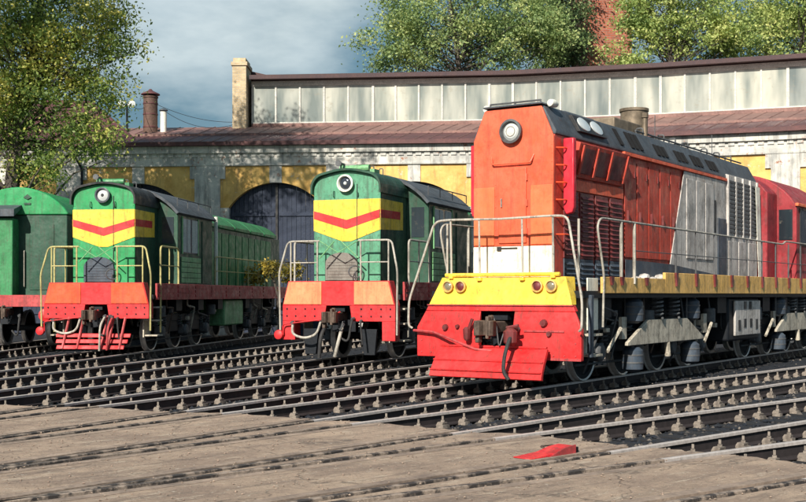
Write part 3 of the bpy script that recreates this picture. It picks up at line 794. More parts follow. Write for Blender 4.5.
tree('deciduous_tree', 'yellow green tree behind the roof just right of the brick chimney', (at(668, 0, D3).x, D3),
     [blob(655, 35, D3, 44, 42, 3), blob(640, 5, D3, 26, 32, 2), blob(700, 20, D3, 48, 50, 3.5), blob(730, 40, D3, 34, 30, 3), blob(630, 60, D3, 30, 16, 2.5), blob(680, -40, D3, 60, 50, 4)],
     300, 110, .105, 'leaf_yellow', .35, 12, 'trees behind the roundhouse', .48)
tree('deciduous_tree', 'rightmost tree behind the roof, green and running off the picture', (at(790, 0, 76).x, 76),
     [blob(760, 35, 76, 46, 42, 4), blob(812, 25, 76, 52, 50, 4), blob(780, -40, 76, 70, 50, 4), blob(870, 20, 76, 50, 55, 4)],
     350, 110, .11, 'leaf_yellow', .35, 21, 'trees behind the roundhouse', .54)
tree('deciduous_tree', 'tall tree off the left edge whose shade dapples the roundhouse doors', (-20, 31),
     [(-14.5, 32, 19.2, 3.2, 3, 2.2), (-19, 31, 19.6, 3.4, 3.3, 2.5), (-10.8, 33, 18.6, 2.6, 2.6, 2.0), (-23, 31, 19.2, 3.0, 3, 2.2)],
     110, 60, .13, 'leaf_green', .35, 41, None, .5)
# yellow leaved bush beside the middle locomotive
q = at(284, 300, 41)
tree('bush', 'low yellow leaved bush growing between the green locomotives before the arched door', (q.x, q.y), [blob(270, 268, 41, 12, 9, .5), blob(290, 272, 41, 14, 9, .5), blob(256, 276, 41, 9, 9, .4)], 40, 40, .06, 'leaf_bush', .03, 31, None, .14, 'bush')

# ================================================================ LOCOMOTIVES
# local frame: x right as seen from the front, y back along the track, z up from the railhead; origin under the front skirt
def loco(name, label, th, r):
    p = radial(th, r)
    return empty(name, label, 'locomotive', (p.x, p.y, 0), -R(th))
def wheelset(root, y, r=.525, face='tyre'):
    for s in (-1, 1):
        x = s * .76
        w = sub(root, 'wheel', 'wheel', lambda m: (m.lathe([(.10, .11), (.13, .10), (.13, .04), (r * .78, .02), (r * .80, .05), (r * .934, .052), (r * .934, -.02), (r * .3, -.02)] if s > 0 else [(.10, -.11), (.13, -.10), (.13, -.04), (r * .78, -.02), (r * .80, -.05), (r * .934, -.052), (r * .934, .02), (r * .3, .02)], (x, y, r), 'x', 28)))
        sub(w, 'tyre', face, lambda m: m.lathe([(r * .935, s * .052), (r * .99, s * .066), (r, s * .05), (r, -s * .04), (r + .028, -s * .06), (r + .025, -s * .08), (r * .9, -s * .08)], (x, y, r), 'x', 36, True))
    sub(root, 'axle', 'under', lambda m: m.tube([(-.68, y, r), (.68, y, r)], .09, 10))
def bogie(root, ys, outer=1.18, light=True, r=.525):
    for y in ys: wheelset(root, y, r)
    y0, y1 = min(ys) - .65, max(ys) + .65
    for s in (-1, 1):
        def fr(m):
            pts = [(y0, .78), (y0, .98), (y1, .98), (y1, .78), (y1 - .25, .66)]
            ks = []
            for y in sorted(ys, reverse=True):
                ks += [(y + .42, .66), (y + .24, .82), (y - .24, .82), (y - .42, .66)]
            m.box(s * 1.0 - .05, s * 1.0 + .05, y0, y1, .80, 1.0)
            for i in range(len(ys) - 1):
                a, b = sorted(ys)[i] + .42, sorted(ys)[i + 1] - .42
                m.box(s * 1.0 - .04, s * 1.0 + .04, a, b, .5, .8)
            m.box(s * 1.0 - .04, s * 1.0 + .04, y0, y0 + .12, .55, .8); m.box(s * 1.0 - .04, s * 1.0 + .04, y1 - .12, y1, .55, .8)
        sub(root, 'bogie_frame', 'under', fr, .012)
        for y in ys:
            bx_ = sub(root, 'axle_box', 'under2', lambda m: (m.lathe([(.17, 0), (.17, s * .2), (.13, s * .24), (.05, s * .25)], (s * .95, y, r), 'x', 14), m.box(s * 1.05 - .07, s * 1.05 + .07, y - .21, y + .21, r - .1, r + .16)), .01)
            sub(root, 'spring', 'under2', lambda m: [m.coil((s * 1.05, y + q * .33, r + .14), .075, .33, 4.5, .018) for q in (-1, 1)])
        # brake rigging
        sub(root, 'brake_rigging', 'under2', lambda m: ([m.tube([(s * .86, y + .6, .28), (s * .86, y + .62, .95)], .03, 6) for y in ys], m.tube([(s * .86, y0 + .2, .30), (s * .86, y1 + .2, .30)], .022, 6),
            [m.box(s * .76 - .04, s * .76 + .04, y + .53, y + .59, .38, .72) for y in ys]), 0)
        sub(root, 'brake_cylinder', 'under2', lambda m: [(m.lathe([(.13, -.16), (.15, -.14), (.15, .14), (.13, .16)], (s * 1.18, y, 1.1), 'z', 14)) for y in (y0 + .35, y1 - .35)])
def clutter(root, y0, y1, n, seed, ztop=1.42):
    rn = random.Random(seed)
    for s in (-1, 1):
        for k in range(n):
            y = rn.uniform(y0, y1); z = rn.uniform(.75, ztop - .1); L = rn.uniform(.3, 1.1); x = s * rn.uniform(1.12, 1.34)
            pts = [(x, y, ztop), (x, y, z), (x, y + L, z - rn.uniform(0, .15)), (x - s * .15, y + L, rn.uniform(.35, .7))]
            sub(root, 'pipe', rn.choice(['under2', 'under2', 'plate', 'rubber', 'rust_coupler']), lambda m: m.tube(rounded(pts, .09), rn.choice([.014, .018, .028]), 6))
        for k in range(n // 2):
            y = rn.uniform(y0, y1); z = rn.uniform(.8, 1.25); a, b, c = rn.uniform(.06, .16), rn.uniform(.08, .2), rn.uniform(.06, .14)
            sub(root, 'equipment_box', rn.choice(['under2', 'under', 'plate']), lambda m: m.box(min(s * 1.15, s * (1.15 + a)), max(s * 1.15, s * (1.15 + a)), y, y + b, z, z + c), .01)
def coupler(root, y=0, z=1.06):
    c = sub(root, 'coupler', 'rust_coupler', lambda m: (
        m.box(-.09, .09, y - .36, y + .9, z - .09, z + .10),
        m.prism([(-.11, y - .34), (.11, y - .34), (.17, y - .44), (.20, y - .60), (.165, y - .67), (.10, y - .64), (.075, y - .50), (.0, y - .45), (-.05, y - .50), (-.07, y - .60), (-.13, y - .66), (-.19, y - .58), (-.16, y - .42)], 'z', z - .14, z + .12),
        m.prism([(-.17, y - .58), (-.10, y - .56), (-.10, y - .44), (-.15, y - .42)], 'z', z - .26, z - .142), m.lathe([(.05, 0), (.05, .08), (.03, .09)], (.05, y - .42, z + .12), 'z', 10),
        m.box(.02, .08, y - .56, y - .46, z - .19, z + .19)), .022)
    sub(c, 'coupler_chain', 'under2', lambda m: m.tube(rounded([(.05, y - .35, z + .2), (.16, y - .42, z + .05), (.2, y - .4, z - .35), (.26, y - .35, z - .1)], .1), .012, 6))
    sub(c, 'draft_plate', 'under', lambda m: (m.box(-.3, .3, y + .30, y + .36, z - .36, z + .24), m.box(-.16, .16, y - .02, y + .12, z - .2, z - .1), m.box(-.16, .16, y - .02, y + .12, z + .12, z + .2)))
    return c
def hose(root, pts, r=.03, mat='rubber'):
    h = sub(root, 'air_hose', mat, lambda m: m.tube(rounded(pts, .18), r, 8))
    sub(h, 'hose_valve', 'under2', lambda m: m.tube([pts[0], (Vector(pts[0]) + Vector((0, -.08, -.02)))], r * 1.5, 8))
    return h
def arcroof(hw, z0, z1, n=10, over=0):
    """cross-section of a curved roof: from (-hw,z0) over to (hw,z0)"""
    h = z1 - z0; Rr = (hw * hw + h * h) / (2 * h); a = math.asin(min(1, hw / Rr)); cz = z1 - Rr
    return [(Rr * math.sin(-a + 2 * a * k / n), cz + Rr * math.cos(-a + 2 * a * k / n)) for k in range(n + 1)]
def softroof(hw, z0, z1, r=.34, n=7):
    """curved-shoulder roof outline from (-hw,z0) over to (hw,z0), crown slightly arched"""
    pts = [(-hw, z0)]
    rise = .09; zs = z1 - rise
    for k in range(n + 1):
        a = math.pi - (math.pi / 2 - .12) * k / n
        pts.append((-hw + r + r * math.cos(a), zs - r + r * math.sin(a)))
    x0 = pts[-1][0]; zz = pts[-1][1]
    for k in range(1, 8):
        t = k / 8; x = x0 + (-2 * x0) * t; pts.append((x, zz + rise * math.sin(math.pi * t)))
    return pts + [(-x, z) for x, z in pts[:n + 2][::-1]]
def steprail(root, pts, r=.021, mat='rail_paint', name='handrail'):
    return sub(root, name, mat, lambda m: m.tube(rounded(pts, .13), r, 8))

def chevron_loco(label, th, r, kind):
    A = kind == 'left'
    root = loco('shunting_locomotive', label, th, r)
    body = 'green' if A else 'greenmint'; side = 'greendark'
    rail = 'rail_yellow' if A else 'rail_paint'
    W = 1.45; HW = .87; YF = .55; YC = 2.3; YCE = 5.5; YE = 16.9
    # frame
    sub(root, 'deck', 'under', lambda m: m.box(-W, W, .32, YE, 1.44, 1.56))
    for s in (-1, 1):
        sill = sub(root, 'side_sill', 'pinkred', lambda m: (m.box(s * (W + .02) - .03, s * (W + .02) + .03, .5, YE - .2, 1.42, 1.86)), .01)
        sub(sill, 'sill_rib', 'pinkred', lambda m: ([m.box(s * (W + .055) - .012, s * (W + .055) + .012, .6 + k * 1.55, 2.02 + k * 1.55, z, z + .07) for k in range(10) for z in (1.50, 1.62, 1.74)]))
    # front skirt with coloured corner panels
    def skirt(m):
        m.prism([(-1.30, 1.9), (1.30, 1.9), (1.46, 1.35), (1.46, .95), (.42, .95), (.32, 1.28), (-.32, 1.28), (-.42, .95), (-1.46, .95), (-1.46, 1.35)][::-1], 'y', 0, .3) if False else None
        m.prism([(-1.30, 1.88), (1.30, 1.88), (1.45, 1.30), (-1.45, 1.30)], 'y', .0, .32)
        m.prism([(.30, 1.30), (1.45, 1.30), (1.45, .93), (.36, .93)], 'y', .0, .32); m.prism([(-.30, 1.30), (-1.45, 1.30), (-1.45, .93), (-.36, .93)], 'y', .0, .32)
        if not A:
            for s in (-1, 1): m.prism([(s * 1.45, .93), (s * 1.12, .93), (s * 1.12, .48), (s * 1.45, .48)], 'y', .0, .3)
    sk = sub(root, 'front_skirt', 'scarlet', skirt, .01)
    for s in (-1, 1):
        sub(sk, 'corner_panel', 'redorange' if A else 'palorange', lambda m: m.prism([(s * .42, 1.86), (s * 1.28, 1.86), (s * 1.42, 1.33), (s * .42, 1.33)], 'y', -.018, -.001), .004)
    sub(sk, 'skirt_bolt', 'under', lambda m: [m.lathe([(.022, 0), (.018, -.02)], (s * x, -.001, z), 'y', 8) for s in (-1, 1) for x in (.6, .85, 1.1, 1.33) for z in (1.05, 1.22)])
    # hood
    sec = [(-HW, 1.56), (HW, 1.56)] + softroof(HW, 4.0, 4.53)[::-1]
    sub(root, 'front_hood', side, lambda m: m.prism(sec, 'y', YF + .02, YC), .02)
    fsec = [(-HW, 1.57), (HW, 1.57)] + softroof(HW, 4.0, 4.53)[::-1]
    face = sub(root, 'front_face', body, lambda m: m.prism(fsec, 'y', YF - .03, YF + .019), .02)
    yf = YF - .034
    def band(m):
        m.prism([(-HW + .01, 3.84), (HW - .01, 3.84), (HW - .01, 3.10), (.12, 2.84), (-.12, 2.84), (-HW + .01, 3.10)][::-1], 'y', yf - .010, yf)
        for s in (-1, 1): m.prism([(YF - .03, 3.84), (YC - .3, 3.84), (YC - .3, 3.16), (YF - .03, 3.10)], 'x', s * HW, s * (HW + .006))
    sub(face, 'yellow_band', 'yellow' if A else 'yellow', band)
    def chev(m):
        for s in (-1, 1):
            m.prism([(s * (HW - .012), 3.58), (s * (HW - .012), 3.39), (0, 3.13), (0, 3.35)], 'y', yf - .018, yf - .0101)
            m.prism([(YF - .03, 3.58), (YC - .5, 3.60), (YC - .5, 3.41), (YF - .03, 3.39)], 'x', s * (HW + .007), s * (HW + .013))
    sub(face, 'chevron_stripe', 'scarlet', chev)
    # door seam and hinges on the face
    sub(face, 'door_seam', 'black', lambda m: (m.box(.268, .284, yf - .021, yf - .001, 1.6, 4.2), m.box(-.76, -.748, yf - .004, yf + .002, 1.9, 2.8)))
    sub(face, 'door_hinge', side, lambda m: [m.tube([(.30, yf - .03, z), (.30, yf - .03, z + .1)], .016, 6) for z in (2.1, 2.75, 3.9)])
    sub(face, 'face_rivets', body, lambda m: [m.lathe([(.011, 0), (.008, -.010)], (q * (HW - .05), yf, 1.7 + .14 * k), 'y', 6) for q in (-1, 1) for k in range(17)])
    sub(root, 'hood_side_seam', 'black', lambda m: [m.box(q * (HW + .002) - .004, q * (HW + .002) + .004, YF + .9, YF + .912, 1.6, 2.95) for q in (-1, 1)])
    sub(root, 'roof_tank', 'greenpale' if not A else 'greenside', lambda m: (m.tube([(-.42, YF + .55, 4.64), (.35, YF + .55, 4.64)], .085, 10), m.box(.42, .54, YF + .4, YF + .7, 4.4, 4.6)))
    # arched radiator grille
    gx = -.12
    def gr(m):
        n = 12; pts = [(gx - .42, 1.9), (gx + .42, 1.9), (gx + .42, 2.3)] + [(gx + .42 * math.cos(math.pi * k / n), 2.3 + .27 * math.sin(math.pi * k / n)) for k in range(1, n)] + [(gx - .42, 2.3)]
        m.prism(pts, 'y', yf - .06, yf - .002)
    grl = sub(face, 'radiator_grille', 'bluegrey' if A else 'dulltan', gr, .008)
    sub(grl, 'grille_slat', 'bluegrey' if A else 'dulltan', lambda m: [m.box(gx - .36, gx + .36, yf - .07, yf - .061, 1.98 + .07 * k, 1.995 + .07 * k) for k in range(6)])
    # roof edge band
    def rb(m):
        o = softroof(HW + .045, 3.98, 4.585, .37); i_ = softroof(HW + .002, 3.98, 4.532, .342)
        for k in range(len(o) - 1):
            m.loft([[(o[k][0], YF - .14, o[k][1]), (o[k + 1][0], YF - .14, o[k + 1][1]), (i_[k + 1][0], YF - .14, i_[k + 1][1]), (i_[k][0], YF - .14, i_[k][1])],
                    [(o[k][0], YC + .1, o[k][1]), (o[k + 1][0], YC + .1, o[k + 1][1]), (i_[k + 1][0], YC + .1, i_[k + 1][1]), (i_[k][0], YC + .1, i_[k][1])]])
    sub(root, 'hood_roof', 'black' if A else 'greendark', rb)
    # headlight
    hl = sub(root, 'headlight', 'greyroof' if A else 'white', lambda m: m.lathe([(.12, .0), (.19, -.02), (.21, -.12), (.17, -.13), (.15, -.06)], (0, yf, 4.22), 'y', 26))
    sub(hl, 'lens', 'lens' if A else 'lensdark', lambda m: m.lathe([(.155, -.06), (.11, -.09), (.02, -.10)], (0, yf, 4.22), 'y', 24))
    sub(hl, 'bulb_holder', 'black' if A else 'lens', lambda m: m.lathe([(.045, -.10), (.03, -.125)], (0, yf, 4.22), 'y', 10))
    for x in ((-.35, .33) if A else (-.32,)):
        sub(root, 'grab_handle', side, lambda m: m.tube(rounded([(x, yf, 4.04), (x, yf - .07, 4.04), (x, yf - .07, 3.9), (x, yf, 3.9)], .03), .012, 6))
    # roof fittings
    sub(root, 'roof_horn', 'under2', lambda m: (m.tube([(-.3, YF + .3, 4.55), (-.3, YF + .3, 4.72)], .02), m.lathe([(.03, .2), (.035, 0), (.08, -.16)], (-.3, YF + .3, 4.74), 'y', 12)))
    sub(root, 'roof_lifting_eye', 'under2', lambda m: [m.tube(rounded([(x, y, 4.5), (x, y, 4.70), (x + .1, y, 4.70), (x + .1, y, 4.5)], .04), .014, 6) for x in (-.45, .3) for y in (YF + .7, YF + 1.3)])
    # cab
    csec = [(-W, 1.56), (W, 1.56)] + arcroof(W, 3.86, 4.5, 14)[::-1]
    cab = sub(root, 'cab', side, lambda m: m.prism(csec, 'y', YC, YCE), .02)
    def crf(m):
        o = arcroof(W + .10, 3.86, 4.60, 16); i_ = arcroof(W + .03, 3.82, 4.53, 16)
        for k in range(16):
            m.loft([[(q[0], y, q[1]) for q in (o[k], o[k + 1], i_[k + 1], i_[k])] for y in (YC - .22, YCE + .15)])
    sub(cab, 'cab_roof', 'greyroof', crf)
    sub(cab, 'roof_rail', 'under2', lambda m: (m.tube([(W - .05, YC + .1, 4.28), (W - .05, YCE, 4.28)], .016, 6), [m.tube([(W - .05, y, 4.06), (W - .05, y, 4.28)], .012, 6) for y in (YC + .1, YC + 1.0, YC + 2, YCE)]))
    for s in (-1, 1):
        w = sub(cab, 'cab_window', 'cabglass', lambda m: m.box(s * (W + .005) - .006, s * (W + .005) + .006, YC + .35, YC + 1.75, 2.75, 3.75))
        sub(w, 'curtain', 'curtain', lambda m: [m.box(s * (W + .016) - .004, s * (W + .016) + .004, YC + a, YC + b, 2.78, 3.73) for a, b in ((.37, .72), (.78, 1.05), (1.2, 1.72))])
        sub(w, 'window_frame', 'greenpale', lambda m: [m.box(s * (W + .02) - .015, s * (W + .02) + .015, YC + a, YC + a + .05, 2.72, 3.79) for a in (.31, 1.74)])
        sub(cab, 'ribbed_side_panel', 'greenpale', lambda m: [m.box(s * (W + .015) - .012, s * (W + .015) + .012, YC + .25, YC + 2.0, z, z + .135) for z in (1.9, 2.05, 2.2, 2.35, 2.5)], .006)
        sub(cab, 'cab_door', 'greendark', lambda m: m.box(s * (W + .012) - .012, s * (W + .012) + .012, YC + 2.15, YC + 2.85, 1.9, 3.75), .006)
        sub(cab, 'front_window', 'cabglass', lambda m: m.box(s * 1.16 - .17, s * 1.16 + .17, YC - .012, YC - .001, 3.0, 3.75))
    # long hood with domed hatches and walkway rails
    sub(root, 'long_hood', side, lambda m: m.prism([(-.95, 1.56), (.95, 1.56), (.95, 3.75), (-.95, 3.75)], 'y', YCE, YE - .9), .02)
    for k in range(5):
        y0 = YCE + .1 + k * 1.96
        h = sub(root, 'hood_hatch', 'greenside', lambda m: m.prism([(-1.02, 3.76), (1.02, 3.76), (1.02, 3.86)] + arcroof(1.02, 3.86, 4.32, 12)[::-1][1:], 'y', y0, y0 + 1.86), .02)
    for s in (-1, 1):
        sub(root, 'hood_door', 'greenside', lambda m: [m.box(s * .965 - .012, s * .965 + .012, YCE + .15 + k * .82, YCE + .88 + k * .82, 1.7, 3.6) for k in range(11)], .006)
        sub(root, 'side_pipe', 'white', lambda m: m.tube([(s * 1.40, YCE + .55, 1.86), (s * 1.40, YCE + .55, 4.0)], .06))
        hr = steprail(root, [(s * W, YCE + .3, 1.86), (s * W, YCE + .3, 2.75), (s * W, YE - .3, 2.75), (s * W, YE - .3, 1.86)], .02, rail)
        sub(hr, 'rail_post', rail, lambda m: ([m.tube([(s * W, YCE + .3 + k * 1.27, 1.86), (s * W, YCE + .3 + k * 1.27, 2.75)], .016, 6) for k in range(1, 8)], m.tube([(s * W, YCE + .3, 2.3), (s * W, YE - .3, 2.3)], .014, 6)))
        # access frame beside the cab
        ac = steprail(root, [(s * 1.50, .75, .55), (s * 1.50, .75, 2.86), (s * 1.50, 2.2, 2.86), (s * 1.50, 2.2, 1.86)], .026, rail)
        sub(ac, 'rail_post', rail, lambda m: (m.tube([(s * 1.5, 1.45, 1.86), (s * 1.5, 1.45, 2.84)], .018, 6), m.tube([(s * 1.5, .77, 2.35), (s * 1.5, 2.2, 2.35)], .016, 6)))
        # front corner handrail frame
        fr = steprail(root, [(s * 1.50, -.02, .62), (s * 1.52, -.04, 2.1), (s * 1.34, .06, 2.83), (s * .50, .06, 2.83)], .024, rail)
        sub(fr, 'rail_post', rail, lambda m: (m.tube([(s * 1.26, .06, 1.88), (s * 1.26, .06, 2.82)], .020, 6), m.tube([(s * .56, .06, 1.88), (s * .56, .06, 2.84)], .022, 6), m.tube([(s * 1.26, .06, 2.32), (s * .56, .06, 2.32)], .016, 6)))
        sub(root, 'step', 'plate', lambda m: ([m.box(min(s * 1.15, s * 1.5), max(s * 1.15, s * 1.5), .5, .95, z, z + .04) for z in (.45, .85, 1.2)], m.box(s * 1.12 - .02, s * 1.12 + .02, .48, .97, .42, 1.43)), .005)
    # crossed stay in the middle of the front rail
    sub(root, 'cross_stay', 'greenpale', lambda m: (m.tube([(-.5, .06, 2.42), (-.12, .06, 2.82)], .016, 6), m.tube([(.5, .06, 2.42), (.05, .06, 2.82)], .016, 6), m.tube([(-.5, .06, 2.83), (-.02, .06, 2.55), (.5, .06, 2.83)], .013, 6)))
    sub(root, 'brake_wheel', 'under2', lambda m: (m.tube([(.32 + .13 * math.cos(2 * math.pi * k / 16), .3 + .1 * math.cos(2 * math.pi * k / 16), 2.1 + .14 * math.sin(2 * math.pi * k / 16)) for k in range(17)], .016, 6), m.tube([(.32, .35, 1.6), (.32, .3, 2.1)], .02, 6)))
    coupler(root, .06, 1.04)
    hose(root, [(.42, -.03, 1.0), (.46, -.25, .95), (.40, -.3, .45), (.2, -.28, .55)], .028)
    hose(root, [(-1.15, -.04, .9), (-1.1, -.22, .62), (-.75, -.25, .52), (-.45, -.2, .62), (-.42, -.03, .95)], .03, 'rail_paint')
    hose(root, [(.62, -.03, .95), (.66, -.2, .9), (.72, -.22, .4)], .022, 'rubber')
    sub(root, 'uncoupling_lever', 'scarlet', lambda m: m.tube(rounded([(-1.4, -.06, .60), (-1.4, -.10, .85), (-.3, -.12, .98), (.15, -.2, 1.16)], .08), .018, 6))
    sub(root, 'buffer_lamp', 'scarlet', lambda m: m.lathe([(.10, .08), (.12, 0), (.11, -.05), (.04, -.08)], (-1.52, -.05, .60), 'y', 14))
    if A:
        pl = sub(root, 'plough', 'scarlet', lambda m: ([m.loft([[(-w, y, z), (w, y, z), (w, y + .06, z), (-w, y + .06, z)], [(-w, y + .05, z + .1), (w, y + .05, z + .1), (w, y + .11, z + .1), (-w, y + .11, z + .1)]]) for w, y, z in ((.92, -.42, .14), (.98, -.32, .29), (1.02, -.22, .44))]), .012)
        sub(pl, 'plough_bracket', 'pinkred', lambda m: [m.tube([(x, -.42, .14), (x, -.18, .6), (x, .05, 1.0)], .035, 6) for x in (-.75, -.35, .3, .48, .8)])
        hose(root, [(.30, -.1, 1.0), (.31, -.48, .75), (.30, -.5, .1)], .03, 'rail_paint'); hose(root, [(.5, -.1, .98), (.52, -.48, .7), (.5, -.5, .12)], .03, 'pinkred')
    else:
        hose(root, [(-.22, -.1, .9), (-.26, -.4, .6), (-.3, -.4, .08)], .045, 'rubber'); hose(root, [(.18, -.12, .85), (.2, -.4, .5), (.12, -.45, .12)], .04, 'rail_paint')
        sub(root, 'rail_guard', 'under', lambda m: [m.prism([(s * .55, .75), (s * .95, .75), (s * .9, .14), (s * .62, .14)], 'y', .1, .2) for s in (-1, 1)], .01)
    bogie(root, (1.9, 3.9, 5.9)); bogie(root, (10.8, 12.8, 14.8))
    clutter(root, 1.0, 15.5, 12, 5 if A else 6)
    sub(root, 'fuel_tank', 'greenpale', lambda m: m.box(-1.3, 1.3, 7.3, 9.5, .55, 1.4), .05)
    sub(root, 'underframe_gear', 'under', lambda m: (m.box(-.5, .5, .4, YE - .3, .9, 1.43), [m.box(s * 1.1 - .2, s * 1.1 + .2, y, y + .5, 1.1, 1.42) for s in (-1, 1) for y in (2.6, 4.6, 6.6, 9.8, 13.4)]))
    return root
chevron_loco('green locomotive with bright yellow band, red chevron and red barred plough, on the left', 7.9, 32.1, 'left')
chevron_loco('worn mint green locomotive in the middle, white ringed headlight and pale orange skirt corners', 21.0, 30.6, 'mid')

# ---- leftmost green locomotive, cut by the picture edge
def far_left_loco():
    root = loco('green_locomotive', 'dark green locomotive with a domed light green roof end, cut by the left edge', 1.2, 36.6)
    W = 1.5; YE = 14
    sub(root, 'deck', 'under', lambda m: m.box(-W, W, -.9, YE, 1.3, 1.5))
    sub(root, 'side_sill', 'pinkred', lambda m: (m.box(-W - .02, W + .02, -.98, -.92, 1.2, 1.55), m.box(W + .005, W + .05, -.9, YE, 1.2, 1.55), m.box(-W - .05, -W - .005, -.9, YE, 1.2, 1.55)), .01)
    sub(root, 'body', 'greendark', lambda m: m.prism([(-W, 1.5), (W, 1.5), (W, 4.0), (-W, 4.0)], 'y', 0, YE - 1), .03)
    rf_ = sub(root, 'domed_roof', 'green', lambda m: m.prism([(-W - .04, 4.001), (W + .04, 4.001)] + arcroof(W + .04, 4.06, 4.84, 18)[::-1], 'y', -.05, YE - .9), .03)
    sub(rf_, 'roof_vent', 'greendark', lambda m: (m.prism([(.18, 4.52), (.30, 4.62), (.42, 4.52), (.30, 4.46)], 'y', -.09, -.051), m.box(.20, .40, -.08, -.051, 4.30, 4.36)))
    sub(root, 'nose_cabinet', 'greenside', lambda m: m.box(-W + .05, .02, -.55, -.002, 1.5, 3.86), .03)
    sub(root, 'visor', 'greyroof', lambda m: m.prism([(-.62, 3.87), (-.62, 4.18), (0, 4.30), (0, 4.22), (-.55, 4.0)][::-1] if False else [(-.72, 3.90), (-.72, 4.12), (-.02, 4.30), (-.02, 4.2)], 'x', -W - .05, .12), .01)
    sub(root, 'handrail', 'rail_paint', lambda m: m.tube(rounded([(-.62, -.56, 3.62), (-.62, -.66, 3.62), (-.62, -.66, 1.62), (-.62, -.56, 1.62)], .05), .035, 8))
    sub(root, 'front_door', 'greendark', lambda m: m.box(.35, 1.1, -.02, -.001, 1.7, 3.7), .01)
    sub(root, 'grab_handle', 'rail_paint', lambda m: m.tube(rounded([(.2, -.01, 2.9), (.2, -.08, 2.9), (.2, -.08, 1.8), (.2, -.01, 1.8)], .03), .014, 6))
    coupler(root, -.95, 1.04)
    hose(root, [(.4, -1.0, .95), (.45, -1.2, .8), (.4, -1.2, .3), (.2, -1.1, .5)])
    sub(root, 'buffer_lamp', 'scarlet', lambda m: m.lathe([(.16, .1), (.2, 0), (.18, -.06), (.05, -.1)], (1.15, -1.0, .95), 'y', 16))
    bogie(root, (1.0, 3.0)); bogie(root, (8.6, 10.6))
far_left_loco()

